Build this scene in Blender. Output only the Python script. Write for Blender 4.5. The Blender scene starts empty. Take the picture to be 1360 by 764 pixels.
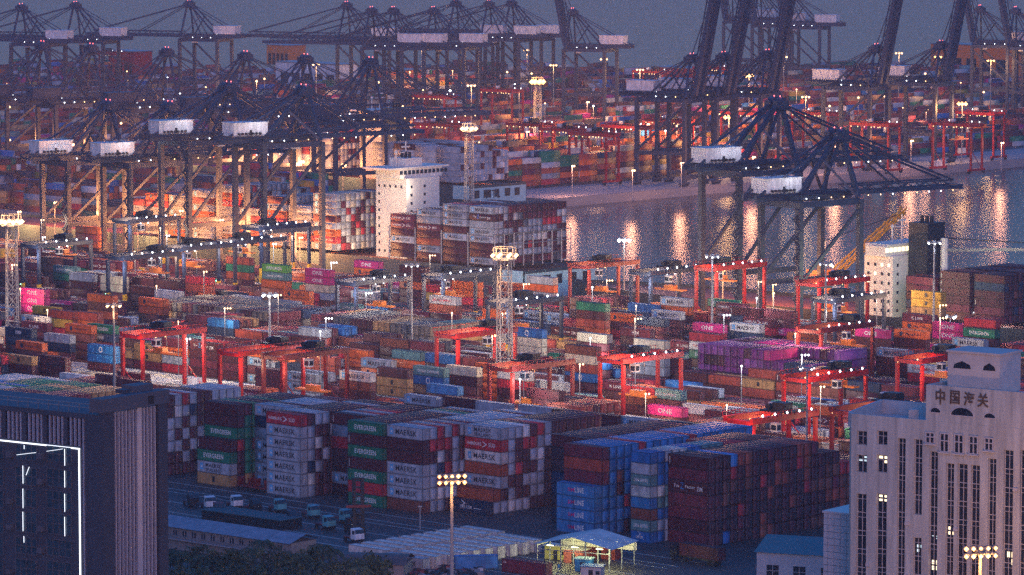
import bpy, math, random
import numpy as np
from mathutils import Vector, Matrix
random.seed(7); RN = np.random.RandomState(11)
sc = bpy.context.scene
R = math.radians

# ------------------------------------------------------------------ camera
F_PX = 5800.0; HC = 160.0; YH = -212.0        # focal length in photo pixels, camera height, horizon row
PITCH = math.atan((382 - YH) / F_PX)
cam = bpy.data.cameras.new('camera'); camo = bpy.data.objects.new('camera', cam); sc.collection.objects.link(camo)
cam.sensor_width = 36; cam.lens = 36 * F_PX / 1360; cam.clip_start = 5; cam.clip_end = 30000
camo.location = (0, 0, HC); camo.rotation_euler = (math.pi / 2 - PITCH, 0, 0); sc.camera = camo

# ------------------------------------------------------------------ world, sun, exposure
SUN_EL, SUN_AZ = 1.4, 176.0
wd = bpy.data.worlds.new('World'); sc.world = wd; wd.use_nodes = True
nt = wd.node_tree; bg = nt.nodes['Background']
sky = nt.nodes.new('ShaderNodeTexSky'); sky.sky_type = 'NISHITA'; sky.sun_disc = False
sky.sun_elevation = R(SUN_EL); sky.sun_rotation = R(SUN_AZ); sky.air_density = 1.32; sky.dust_density = 1.5; sky.ozone_density = 5.6
nt.links.new(sky.outputs[0], bg.inputs[0]); bg.inputs[1].default_value = 0.068
sl = bpy.data.lights.new('sun', 'SUN'); sl.energy = 0.03; sl.angle = R(12); sl.color = (1.0, 0.55, 0.75)
so = bpy.data.objects.new('sun', sl); sc.collection.objects.link(so)
so.rotation_euler = (R(90 - 14), 0, R(180 - SUN_AZ))
sc.view_settings.view_transform = 'Standard'; sc.view_settings.look = 'None'
sc.view_settings.exposure = 4.1; sc.view_settings.gamma = 1.0
HAZE_DENSITY = 0.8e-4; HAZE_COL = (0.95, 0.92, 1.0)
LP = 0.26            # common factor on every lamp
sc.cycles.use_denoising = False
sc.cycles.volume_bounces = 0; sc.cycles.max_bounces = 5; sc.cycles.diffuse_bounces = 2; sc.cycles.glossy_bounces = 2
sc.cycles.volume_step_rate = 4; sc.cycles.volume_max_steps = 64
sc.cycles.sample_clamp_direct = 0.5; sc.cycles.sample_clamp_indirect = 0.3; sc.cycles.use_light_tree = True; sc.cycles.caustics_reflective = False

# ------------------------------------------------------------------ geometry of the place
TH = R(44); LD = np.array([math.cos(TH), -math.sin(TH)]); WD = np.array([math.sin(TH), math.cos(TH)])
ANG_L = -TH; ANG_P = math.atan2(-WD[1], -WD[0])
def G(x, y, z=0.0):
    a = (x - 680) / F_PX; b = (382 - y) / F_PX
    d = (a, math.cos(PITCH) + b * math.sin(PITCH), -math.sin(PITCH) + b * math.cos(PITCH))
    t = (z - HC) / d[2]; return np.array([d[0] * t, d[1] * t])
def PX(X, Y, Z):
    z = Z - HC; f = Y * math.cos(PITCH) - z * math.sin(PITCH); u = Y * math.sin(PITCH) + z * math.cos(PITCH)
    return 680 + F_PX * X / f, 382 - F_PX * u / f, f
O0 = G(600, 600)
def UW(x, y, z=0.0):
    q = G(x, y, z) - O0; return float(q @ LD), float(q @ WD)
def PT(u, w): return O0 + u * LD + w * WD
def at_w(px, w, py=None):
    """u (and height for picture row py) of the point of line w that shows at column px"""
    lo, hi = -3000.0, 2500.0
    for _ in range(50):
        mid = (lo + hi) / 2; p = PT(mid, w)
        if p[1] < 200 or PX(p[0], p[1], 0)[0] > px: hi = mid
        else: lo = mid
    u = (lo + hi) / 2
    if py is None: return u
    p = PT(u, w); zl, zh = -20.0, 150.0
    for _ in range(40):
        m = (zl + zh) / 2
        if PX(p[0], p[1], m)[1] > py: zl = m
        else: zh = m
    return u, (zl + zh) / 2

# ------------------------------------------------------------------ materials
MATS = {}
def mat(name, col, rough=0.6, metal=0.0, grime=0.25, scale=0.6, bump=0.0, streak=1.0):
    if name in MATS: return MATS[name]
    m = bpy.data.materials.new(name); m.use_nodes = True; n = m.node_tree; b = n.nodes['Principled BSDF']
    b.inputs['Roughness'].default_value = rough; b.inputs['Metallic'].default_value = metal
    g = n.nodes.new('ShaderNodeNewGeometry'); t = n.nodes.new('ShaderNodeTexNoise'); t.inputs['Scale'].default_value = scale
    t.inputs['Detail'].default_value = 5; t.inputs['Roughness'].default_value = 0.65
    sv = n.nodes.new('ShaderNodeVectorMath'); sv.operation = 'MULTIPLY'; sv.inputs[1].default_value = (1, 1, streak); n.links.new(g.outputs['Position'], sv.inputs[0])
    n.links.new(sv.outputs[0], t.inputs['Vector'])
    r = n.nodes.new('ShaderNodeMapRange'); r.inputs[1].default_value = 0.3; r.inputs[2].default_value = 0.7
    r.inputs[3].default_value = 1 - grime; r.inputs[4].default_value = 1 + grime * 0.6
    n.links.new(t.outputs[0], r.inputs[0])
    mx = n.nodes.new('ShaderNodeVectorMath'); mx.operation = 'SCALE'; mx.inputs[0].default_value = col[:3]
    n.links.new(r.outputs[0], mx.inputs['Scale']); n.links.new(mx.outputs[0], b.inputs['Base Color'])
    if bump:
        bp = n.nodes.new('ShaderNodeBump'); bp.inputs['Strength'].default_value = bump
        n.links.new(t.outputs[0], bp.inputs['Height']); n.links.new(bp.outputs[0], b.inputs['Normal'])
    MATS[name] = m; return m
def emat(name, col, s):
    if name in MATS: return MATS[name]
    m = bpy.data.materials.new(name); m.use_nodes = True; n = m.node_tree; b = n.nodes['Principled BSDF']
    b.inputs['Base Color'].default_value = (0.8, 0.8, 0.8, 1)
    b.inputs['Emission Color'].default_value = (*col, 1); b.inputs['Emission Strength'].default_value = s
    try: m.cycles.emission_sampling = 'NONE'
    except Exception: pass
    MATS[name] = m; return m
COL = dict(maroon=(.15, .018, .036), dkmaroon=(.082, .011, .019), red=(.46, .022, .035), brown=(.19, .052, .032), rust=(.34, .07, .03),
    grey=(.34, .39, .46), white=(.62, .62, .60), cream=(.62, .56, .42), green=(.008, .17, .09), blue=(.012, .13, .40), lightblue=(.035, .20, .48),
    navy=(.012, .03, .08), orange=(.62, .12, .02), magenta=(.55, .015, .19), purple=(.17, .02, .16), violet=(.27, .07, .28), tan=(.42, .24, .09),  # purple, violet: magenta boxes with the blue dusk light put into the colour
    olive=(.20, .17, .13), teal=(.10, .24, .26), yellow=(.62, .36, .03), palegreen=(.12, .42, .06), dkgrey=(.09, .10, .12), brick=(.34, .055, .03))
CW = dict(maroon='maroon', dkmaroon='very dark maroon', red='red', brown='brown', rust='rust red', grey='pale grey', white='white', cream='cream',
    green='green', blue='blue', lightblue='light blue', navy='navy', orange='orange', magenta='magenta', purple='purple', violet='violet', tan='tan',
    olive='olive grey', teal='teal', yellow='yellow', palegreen='bright green', dkgrey='dark grey', brick='brick red')
def cmat(c): return mat('paint_' + c, COL[c], 0.68, 0.0, 0.5, 0.8, 0, .35)
def rmat(c): return mat('shaded_rail_' + c, tuple(v * .42 for v in COL[c]), 0.7, 0.0, 0.5, 0.6)  # rails darkened: grime plus the shade of the joints, put into the colour
M_steelblue = mat('crane_blue_grey', (.028, .045, .10), .5, .2, .2)
M_legpale = mat('crane_leg_paint', (.045, .055, .09), .5, .1, .25)
M_dark = mat('dark_steel', (.02, .022, .03), .5, .3, .2)
M_house = mat('house_white', (.72, .74, .76), .6, 0, .4, .9, 0, .25)
M_red = mat('gantry_red', (.40, .010, .010), .5, .1, .55)
M_dkred = mat('gantry_dark_red', (.20, .022, .022), .5, .1, .5)
M_navy = mat('gantry_navy', (.012, .022, .06), .45, .1, .2)
M_yel = mat('gantry_yellow', (.70, .40, .02), .5, 0, .15)
M_orange = mat('spreader_orange', (.75, .22, .03), .5, 0, .15)
M_tyre = mat('tyre_black', (.012, .012, .013), .8)
M_glass = mat('dark_glass', (.02, .028, .045), .08, 0, .5, .25)
M_conc = mat('pale_concrete', (.30, .29, .31), .8, 0, .14, .5)
M_asph = mat('yard_asphalt', (.062, .057, .060), .62, 0, .5, .06)
M_line = mat('painted_line', (.7, .7, .66), .7, 0, .4, .5)
M_wcol = mat('lattice_white', (.34, .34, .34), .5, 0, .15)
M_pole = mat('galvanised_pole', (.26, .28, .32), .45, .5, .15)
M_black = mat('black_lettering', (.012, .012, .02), .6)
M_white = mat('white_lettering', (.8, .8, .8), .6, 0, .1)
M_star = mat('star_blue', (.12, .42, .72), .5, 0, .1)
E_warm = emat('lamp_warm', (1.0, .55, .22), .32); E_white = emat('lamp_white', (.86, .92, 1.0), .5)
E_sod = emat('lamp_sodium', (1.0, .42, .09), .38); E_green = emat('lamp_green', (.15, 1.0, .55), .8); E_red = emat('lamp_red', (1, .12, .12), .35)
E_led = emat('led_strip', (.85, .92, 1.0), .13)
E_winwarm = emat('lit_window', (1.0, .82, .45), .12); E_wincool = emat('lit_window_cool', (.7, .95, 1.0), .06)

# ------------------------------------------------------------------ mesh building helpers
class MB:
    def __init__(s): s.v = []; s.f = []; s.m = []; s.mats = []
    def mi(s, m):
        if m not in s.mats: s.mats.append(m)
        return s.mats.index(m)
    def poly(s, pts, m):
        n = len(s.v); s.v += [tuple(p) for p in pts]; s.f.append(tuple(range(n, n + len(pts)))); s.m.append(s.mi(m)); return s
    def frame(s, c, ax, ay, az, m):
        n = len(s.v); c = Vector(c)
        for k in ((-1, -1, -1), (1, -1, -1), (1, 1, -1), (-1, 1, -1), (-1, -1, 1), (1, -1, 1), (1, 1, 1), (-1, 1, 1)):
            s.v.append(tuple(c + ax * k[0] + ay * k[1] + az * k[2]))
        i = s.mi(m)
        for q in ((0, 3, 2, 1), (4, 5, 6, 7), (0, 1, 5, 4), (1, 2, 6, 5), (2, 3, 7, 6), (3, 0, 4, 7)):
            s.f.append(tuple(n + j for j in q)); s.m.append(i)
        return s
    def box(s, x0, x1, y0, y1, z0, z1, m):
        return s.frame(((x0 + x1) / 2, (y0 + y1) / 2, (z0 + z1) / 2), Vector(((x1 - x0) / 2, 0, 0)), Vector((0, (y1 - y0) / 2, 0)), Vector((0, 0, (z1 - z0) / 2)), m)
    def beam(s, p, q, w, m, h=None):
        p = Vector(p); q = Vector(q); d = q - p
        if d.length < 1e-6: return s
        e = d.normalized(); up = Vector((0, 0, 1)) if abs(e.z) < .95 else Vector((0, 1, 0))
        x = e.cross(up).normalized(); y = x.cross(e).normalized(); h = h or w
        return s.frame((p + q) / 2, d / 2, x * w / 2, y * h / 2, m)
    def tube(s, p, q, r0, m, r1=None, n=8):
        p = Vector(p); q = Vector(q); e = (q - p).normalized(); up = Vector((0, 0, 1)) if abs(e.z) < .95 else Vector((0, 1, 0))
        x = e.cross(up).normalized(); y = x.cross(e).normalized(); r1 = r0 if r1 is None else r1; b = len(s.v); i = s.mi(m)
        for c, r in ((p, r0), (q, r1)):
            for k in range(n):
                a = 2 * math.pi * k / n; s.v.append(tuple(c + x * r * math.cos(a) + y * r * math.sin(a)))
        for k in range(n):
            s.f.append((b + k, b + (k + 1) % n, b + n + (k + 1) % n, b + n + k)); s.m.append(i)
        s.f.append(tuple(b + k for k in reversed(range(n)))); s.m.append(i); s.f.append(tuple(b + n + k for k in range(n))); s.m.append(i)
        return s
    def bulb(s, c, r, m):
        n = len(s.v); c = Vector(c); i = s.mi(m)
        for d in ((1, 0, 0), (-1, 0, 0), (0, 1, 0), (0, -1, 0), (0, 0, 1), (0, 0, -1)): s.v.append(tuple(c + Vector(d) * r))
        for q in ((0, 2, 4), (2, 1, 4), (1, 3, 4), (3, 0, 4), (2, 0, 5), (1, 2, 5), (3, 1, 5), (0, 3, 5)):
            s.f.append(tuple(n + j for j in q)); s.m.append(i)
        return s
    def extrude(s, pts, z0, z1, m, mtop=None):
        k = len(pts)
        for a in range(k):
            b = (a + 1) % k; s.poly([(*pts[a], z0), (*pts[b], z0), (*pts[b], z1), (*pts[a], z1)], m)
        s.poly([(*p, z1) for p in pts], mtop or m); return s
    def mesh(s, name):
        me = bpy.data.meshes.new(name); me.from_pydata(s.v, [], s.f)
        for m in s.mats: me.materials.append(m)
        me.polygons.foreach_set('material_index', s.m); me.update(); return me
    def build(s, name, parent=None):
        if not s.v: return None
        return link(name, s.mesh(name), parent)
def link(name, me, parent=None, loc=None):
    o = bpy.data.objects.new(name, me); sc.collection.objects.link(o)
    if parent is not None: o.parent = parent
    if loc is not None: o.location = loc
    return o
def tag(o, label=None, cat=None, group=None, kind=None):
    if label: o['label'] = label
    if cat: o['category'] = cat
    if group: o['group'] = group
    if kind: o['kind'] = kind
    return o
def empty(name, loc, rz=0.0):
    o = bpy.data.objects.new(name, None); sc.collection.objects.link(o); o.location = loc; o.rotation_euler = (0, 0, rz); o.empty_display_size = 1; return o
def copy_tree(o, parent=None):
    c = o.copy(); sc.collection.objects.link(c); c.parent = parent
    for ch in list(o.children): copy_tree(ch, c)
    return c
LAMPS = [0]
def lamp(x, y, z, power, col=(1.0, .62, .30), r=0.8, down=False):
    l = bpy.data.lights.new('lamp_light', 'SPOT' if down else 'POINT')
    if down: l.spot_size = R(160); l.spot_blend = .35
    l.energy = power * LP; l.color = col; l.shadow_soft_size = r
    o = bpy.data.objects.new('lamp_light', l); sc.collection.objects.link(o); o.location = (x, y, z); LAMPS[0] += 1; return o
WARM = (1.0, .50, .20); WHT = (.9, .93, 1.0); SOD = (1.0, .42, .12)
TXT = {}
def text_geo(sx, res=2):
    if sx in TXT: return TXT[sx]
    cu = bpy.data.curves.new('t', 'FONT'); cu.body = sx; cu.size = 1; cu.offset = 0.012; cu.space_character = 1.08; cu.resolution_u = res
    o = bpy.data.objects.new('t', cu); sc.collection.objects.link(o)
    dg = bpy.context.evaluated_depsgraph_get(); me = o.evaluated_get(dg).to_mesh()
    me.calc_loop_triangles()
    v = np.array([(p.co.x, p.co.y) for p in me.vertices]); f = [tuple(t.vertices) for t in me.loop_triangles]
    v -= v.min(0); v /= v.max(0)
    o.evaluated_get(dg).to_mesh_clear(); bpy.data.objects.remove(o); bpy.data.curves.remove(cu)
    TXT[sx] = (v, f); return TXT[sx]
def put_text(mb, sx, org, ex, ez, w, h, m):
    v, f = text_geo(sx); n = len(mb.v); org = Vector(org); i = mb.mi(m)
    for p in v: mb.v.append(tuple(org + ex * (p[0] * w) + ez * (p[1] * h)))
    for t in f: mb.f.append(tuple(n + j for j in t)); mb.m.append(i)

# ------------------------------------------------------------------ the setting: water, quays, ground
def slab(name, pts, z0, z1, m, mtop):
    o = MB().extrude([tuple(p) for p in pts], z0, z1, m, mtop).build(name); return tag(o, kind='structure')
wm = bpy.data.materials.new('water'); wm.use_nodes = True; n_ = wm.node_tree; b_ = n_.nodes['Principled BSDF']
b_.inputs['Base Color'].default_value = (.012, .02, .035, 1); b_.inputs['Roughness'].default_value = .13; b_.inputs['IOR'].default_value = 1.33
g_ = n_.nodes.new('ShaderNodeNewGeometry'); t_ = n_.nodes.new('ShaderNodeTexNoise'); t_.inputs['Scale'].default_value = .28; t_.inputs['Detail'].default_value = 4
bp_ = n_.nodes.new('ShaderNodeBump'); bp_.inputs['Strength'].default_value = .38; bp_.inputs['Distance'].default_value = .5; t_.inputs['Roughness'].default_value = .7
n_.links.new(g_.outputs['Position'], t_.inputs['Vector']); n_.links.new(t_.outputs[0], bp_.inputs['Height']); n_.links.new(bp_.outputs[0], b_.inputs['Normal'])
water = MB(); water.poly([(-4000, 1200, -4), (4000, 1200, -4), (4000, 12000, -4), (-4000, 12000, -4)], wm); tag(water.build('water'), kind='structure')
gr = MB(); gr.poly([(-1500, 100, -4.5), (1500, 100, -4.5), (1500, 1203, -4.5), (-1500, 1203, -4.5)], M_asph); tag(gr.build('seabed_ground'), kind='structure')
QW = 296.0
# near terminal ground with its quay edge along the line w = QW
slab('near_ground', [PT(-1100, QW), PT(-1100, -900), PT(900, -900), PT(900, QW)][::-1], -6, 0, M_conc, M_asph)
tag(MB().extrude([tuple(p) for p in (PT(-1000, QW - 36), PT(600, QW - 36), PT(600, QW - .5), PT(-1000, QW - .5))], .0, .012, M_conc).build('quay_apron'), kind='structure')
slab('middle_pier_ground', [PT(-2500, 400), PT(-570, 400), PT(-570, 549), PT(-2500, 549)], -6, 0, M_conc, M_conc)
slab('far_terminal_ground', [PT(-1900, 606), PT(-541, 606), PT(-541, 1560), PT(-900, 1560), PT(-1150, 1380), PT(-1700, 860), PT(-1900, 640)], -6, 0, M_conc, M_asph)
tag(MB().extrude([tuple(p) for p in (PT(-586, 607), PT(-542, 607), PT(-542, 1555), PT(-586, 1555))], .0, .012, M_conc).build('far_quay_apron'), kind='structure')
# painted lines on the depot lot
ln = MB()
for k in range(12):
    w = -88 - k * 3.6
    if k in (0, 2, 3, 6, 9, 11):
        a, b, c, d = PT(-40, w), PT(165, w), PT(165, w + .3), PT(-40, w + .3); ln.poly([(*a, .006), (*b, .006), (*c, .006), (*d, .006)], M_line)
tag(ln.build('lot_marking'), kind='structure')

# ------------------------------------------------------------------ containers
LOGO = {
 'M': ('grey', [('q', .09, .185, .22, .80, 'star'), ('s', .137, .5, 'wh'), ('t', 'MAERSK', .25, .84, .28, .74, 'bk')], 'dark lettering and a star square'),
 'W': ('white', [('q', .09, .185, .22, .80, 'star'), ('s', .137, .5, 'wh'), ('t', 'MAERSK', .25, .84, .28, .74, 'bk')], 'dark lettering and a star square'),
 'S': ('grey', [('q', .09, .185, .22, .80, 'star'), ('s', .137, .5, 'wh'), ('t', 'MAERSK', .26, .74, .50, .84, 'bk'), ('t', 'SEALAND', .26, .74, .12, .42, 'bk')], 'two lines of dark lettering'),
 'H': ('red', [('t', 'HAMBURG', .07, .46, .36, .64, 'wh'), ('a', .48, .62, .5, 'wh'), ('t', 'SÜD', .66, .84, .34, .72, 'wh')], 'white lettering and an arrow'),
 'h': ('maroon', [('t', 'HAMBURG', .07, .46, .36, .64, 'wh'), ('a', .48, .62, .5, 'wh'), ('t', 'SÜD', .66, .84, .34, .72, 'wh')], 'white lettering and an arrow'),
 'E': ('green', [('t', 'EVERGREEN', .20, .80, .32, .72, 'wh')], 'bold white lettering'),
 'G': ('palegreen', [('t', 'EVERGREEN', .20, .80, .32, .72, 'wh')], 'bold white lettering'),
 'l': ('lightblue', [('t', 'SM', .30, .47, .36, .66, 'mg'), ('t', 'LINE', .48, .72, .32, .74, 'wh')], 'magenta and white lettering'),
 'O': ('magenta', [('t', 'ONE', .30, .70, .26, .76, 'wh')], 'large white letters'),
 'o': ('orange', [('o', .24, .5, .28, 'nv'), ('t', 'Hapag-Lloyd', .38, .86, .32, .66, 'nv')], 'dark blue lettering'),
 'Y': ('white', [('t', 'YANG MING', .12, .82, .34, .68, 'rd')], 'red lettering'),
 'X': ('teal', [('t', 'CHINA SHIPPING', .16, .86, .34, .66, 'wh')], 'white lettering'),
 'c': ('navy', [('t', 'CMA CGM', .28, .60, .36, .62, 'wh'), ('a', .30, .44, .78, 'wh'), ('q', .66, .86, .44, .48, 'wh')], 'small white lettering'),
 'C': ('blue', [('t', 'CMA CGM', .28, .62, .34, .60, 'wh'), ('a', .36, .52, .74, 'wh')], 'small white lettering'),
 'K': ('maroon', [('t', 'K LINE', .32, .68, .34, .66, 'wh')], 'white lettering'),
 'N': ('navy', [('t', 'HMM', .40, .62, .28, .72, 'wh')], 'white letters'),
 'm': ('maroon', [('t', 'HMM', .40, .62, .28, .72, 'wh')], 'white letters'),
 'z': ('dkmaroon', [('t', 'The', .14, .28, .42, .66, 'wh'), ('t', 'Z', .31, .40, .30, .84, 'sb'), ('t', 'Factor', .43, .68, .42, .66, 'wh'), ('t', 'ZIM', .72, .86, .28, .62, 'wh')], 'white words and a blue letter'),
 'q': ('blue', [('o', .50, .5, .34, 'wh'), ('o', .50, .5, .24, 'bl'), ('q', .44, .56, .47, .53, 'wh')], 'a white ring emblem'),
 't': ('tan', [('q', .46, .54, .26, .76, 'bk')], 'a small dark emblem'),
 'T': ('yellow', [('q', .46, .54, .26, .76, 'bk')], 'a small dark emblem'),
 'i': ('dkmaroon', [('t', 'TEX', .05, .10, .70, .84, 'wh')], ''),
 'd': ('dkmaroon', [('q', .035, .05, .18, .78, 'wd')], ''), 'D': ('dkmaroon', [], ''), 'x': ('maroon', [('t', 'CAI', .04, .10, .68, .86, 'wh')], ''), 'b': ('brown', [], ''), 'B': ('blue', [], ''),
 'L': ('lightblue', [], ''), 'n': ('navy', [], ''), 'r': ('red', [], ''), 'R': ('rust', [], ''), 'g': ('grey', [('t', 'HLX', .05, .13, .74, .84, 'bk')], ''), 'w': ('white', [], ''), 'W2': ('white', [], ''),
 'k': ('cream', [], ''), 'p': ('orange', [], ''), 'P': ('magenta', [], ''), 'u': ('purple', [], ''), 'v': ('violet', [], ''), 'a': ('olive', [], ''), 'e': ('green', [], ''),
 'f': ('dkgrey', [], ''), 'I': ('brick', [], ''), 'j': ('teal', [], ''), 'J': ('tan', [], ''), 'y': ('yellow', [], ''), 'Q': ('maroon', [], ''),
}
MK = dict(bk=((.012, .012, .02), M_black), wh=((.8, .8, .8), M_white), star=((.12, .42, .72), M_star), rd=((.5, .02, .02), cmat('red')), mg=((.6, .02, .2), cmat('magenta')),
    nv=((.01, .03, .1), cmat('navy')), bl=((.012, .13, .40), cmat('blue')), sb=((.1, .3, .8), cmat('lightblue')), wd=((.45, .45, .45), M_line))
HI, LO = 2.9, 2.6
CONT = []          # every container of the place
def add_c(p, z, ang, code, length=12.19, h=HI, where=None, sel=True, grp='containers', faces=True):
    CONT.append(dict(x=float(p[0]), y=float(p[1]), z=float(z), a=ang, c=code, l=length, h=h, where=where, sel=sel, grp=grp, near=faces))
ORD = ['lowest', 'second', 'third', 'fourth', 'fifth', 'sixth', 'seventh', 'eighth', 'ninth']
ORR = ['first', 'second', 'third', 'fourth', 'fifth', 'sixth', 'seventh', 'eighth', 'ninth', 'tenth', 'eleventh', 'twelfth', 'thirteenth', 'fourteenth', 'fifteenth', 'sixteenth',
    'seventeenth', 'eighteenth', 'nineteenth', 'twentieth', 'twenty-first', 'twenty-second', 'twenty-third', 'twenty-fourth', 'twenty-fifth', 'twenty-sixth']
def pick(pal):
    tot = sum(pal.values()); r = random.random() * tot
    for k, v in pal.items():
        r -= v
        if r <= 0: return k
    return k
def block(u, w, cols, name, pal, A='L', pitch=2.53, length=12.19, h=HI, sel=True, tmax=None):
    """u,w = near corner; cols = list of tier strings (lowest first) or (height) ints, one per row going back"""
    last = []
    for r, col in enumerate(cols):
        tiers = [(last[k_] if k_ < len(last) and random.random() < .42 else pick(pal)) for k_ in range(col)] if isinstance(col, int) else [pick(pal) if ch == '?' else ch for ch in col]
        last = tiers
        for k, ch in enumerate(tiers):
            if ch == '.': continue
            if A == 'L': p = PT(u - length / 2, w + 1.22 + r * pitch); an = ANG_L
            else: p = PT(u - 1.22 - r * pitch, w + length / 2); an = ANG_P
            add_c(p, k * (h + .02), an, ch, length, h, (name, r, k, len(tiers)), sel)
PGREY = dict(M=4, g=4, d=5, D=4, r=2.2, w=1.5, n=.6, b=.8, x=1.5)
PDARK = dict(d=5, D=4, b=4, R=1.6, I=3, r=1.3, Q=4, B=.35, i=2)
PBLUE = dict(L=7, B=1.6, r=1, D=1.2)
# --- depot blocks in front (near corners measured on the photograph)
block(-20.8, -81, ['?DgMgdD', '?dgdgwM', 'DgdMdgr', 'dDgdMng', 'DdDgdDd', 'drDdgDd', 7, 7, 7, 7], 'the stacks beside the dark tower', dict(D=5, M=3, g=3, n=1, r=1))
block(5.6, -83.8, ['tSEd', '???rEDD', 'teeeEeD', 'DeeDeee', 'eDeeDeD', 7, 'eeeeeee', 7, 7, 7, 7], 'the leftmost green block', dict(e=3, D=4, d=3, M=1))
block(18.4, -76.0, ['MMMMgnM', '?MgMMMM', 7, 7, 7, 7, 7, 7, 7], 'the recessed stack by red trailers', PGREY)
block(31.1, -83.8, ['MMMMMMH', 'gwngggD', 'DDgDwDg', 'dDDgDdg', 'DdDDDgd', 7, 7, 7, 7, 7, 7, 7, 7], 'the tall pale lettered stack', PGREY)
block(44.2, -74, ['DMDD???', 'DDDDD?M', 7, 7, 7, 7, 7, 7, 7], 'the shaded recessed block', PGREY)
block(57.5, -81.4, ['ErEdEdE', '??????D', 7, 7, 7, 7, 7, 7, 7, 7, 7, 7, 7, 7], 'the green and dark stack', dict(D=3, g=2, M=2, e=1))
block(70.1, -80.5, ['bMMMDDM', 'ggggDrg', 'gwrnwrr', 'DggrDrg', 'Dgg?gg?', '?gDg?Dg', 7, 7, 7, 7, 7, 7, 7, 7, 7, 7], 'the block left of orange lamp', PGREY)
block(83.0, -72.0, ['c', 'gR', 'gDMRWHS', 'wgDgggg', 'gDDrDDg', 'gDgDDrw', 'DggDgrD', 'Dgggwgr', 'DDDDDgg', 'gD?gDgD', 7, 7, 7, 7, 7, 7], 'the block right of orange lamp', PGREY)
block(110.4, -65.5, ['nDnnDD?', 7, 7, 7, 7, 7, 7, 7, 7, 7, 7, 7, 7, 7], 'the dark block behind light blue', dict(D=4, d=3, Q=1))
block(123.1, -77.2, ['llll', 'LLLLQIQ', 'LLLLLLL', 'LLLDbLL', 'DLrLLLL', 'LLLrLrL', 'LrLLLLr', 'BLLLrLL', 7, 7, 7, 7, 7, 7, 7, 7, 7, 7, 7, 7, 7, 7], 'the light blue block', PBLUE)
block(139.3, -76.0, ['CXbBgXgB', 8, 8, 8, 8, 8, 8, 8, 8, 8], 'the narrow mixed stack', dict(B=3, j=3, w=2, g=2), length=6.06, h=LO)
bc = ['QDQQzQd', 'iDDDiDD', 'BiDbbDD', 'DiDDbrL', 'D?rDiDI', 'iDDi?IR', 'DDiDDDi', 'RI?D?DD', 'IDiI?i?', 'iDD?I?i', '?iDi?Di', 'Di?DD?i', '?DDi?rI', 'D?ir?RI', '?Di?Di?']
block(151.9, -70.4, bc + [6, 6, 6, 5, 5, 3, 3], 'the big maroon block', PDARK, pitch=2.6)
block(139.1, -50, [7, 7, 7, 7, 7, 7, 7], 'the second maroon block', PDARK)
# left depot rows behind the dark tower
for k, (u, hh, pal) in enumerate(((-108, 3, dict(J=4, y=2, Q=3, r=1, B=1)), (-121.2, 3, dict(e=6, Q=1, J=1)), (-134, 3, dict(e=5, g=1, B=2)), (-147, 3, dict(w=3, B=2, g=2)), (-95, 2, dict(J=2, Q=1, r=1)))):
    block(u, -62, [hh] * 18, ('the low tan and red row', 'the low green roofed row', 'the far green roofed row', 'the blue and white roofed row', 'the lowest tan row')[k] + ' above the dark tower', pal)
# the two olive blocks and the purple one, turned across the others
POL = dict(a=6, J=1.2, D=3.4, f=1.4, Q=1, j=.25, n=.5)
block(-202.7, 124.3, [4] * 23, 'the olive block at the left', POL, 'P')
block(-202.7, 137.2, [4] * 23, 'olive block, second line', POL, 'P', sel=False)
block(-138.9, 130.5, [4] * 21, 'the olive block in the centre', POL, 'P')
block(-138.9, 143.4, [4] * 21, 'olive block, second line', POL, 'P', sel=False)
PPU = dict(v=4, u=5, P=1.2, D=2.4, n=1)  # magenta boxes, tinted as the blue dusk light shows them
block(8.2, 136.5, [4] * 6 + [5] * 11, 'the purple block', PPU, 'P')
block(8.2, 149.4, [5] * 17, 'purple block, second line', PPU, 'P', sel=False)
FIX = [(-262, -202, 122, 151), (-193, -138, 128, 157), (-38, 9, 134, 163)]        # u0,u1,w0,w1 taken in the stacked yard

# --- gantry cranes: (picture column, row of the beam's left end, height, colour)
RTGS = [(163, 440, 20, 'r'), (292, 463, 20, 'r'), (350, 468, 20, 'd'), (580, 440, 20, 'r'), (650, 483, 20, 'd'), (797, 473, 20, 'R'), (965, 552, 20, 'r'), (1041, 497, 20, 'r'),
    (925, 352, 24, 'r'), (1060, 372, 24, 'r'), (1060, 433, 20, 'd'), (1192, 473, 20, 'r'), (757, 349, 22, 'd'), (1105, 540, 20, 'd'),
    (152, 290, 24, 'n'), (143, 338, 21, 'n'), (222, 326, 22, 'n'), (325, 299, 23, 'n'), (448, 371, 21, 'n'), (563, 363, 22, 'n'), (648, 398, 21, 'n'), (838, 358, 22, 'n'), (1080, 394, 22, 'n'), (30, 322, 22, 'n'), (290, 318, 22, 'n')]
RSPAN, RBASE = 23.5, 8.6
RPOS = []
for x, y, z, c in RTGS:
    u, w = UW(x, y, z); RPOS.append((u, w, z, c))
LEGS = [(u + du, w + dw) for u, w, z, c in RPOS for du in (0, RBASE) for dw in (0, RSPAN)]

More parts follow.
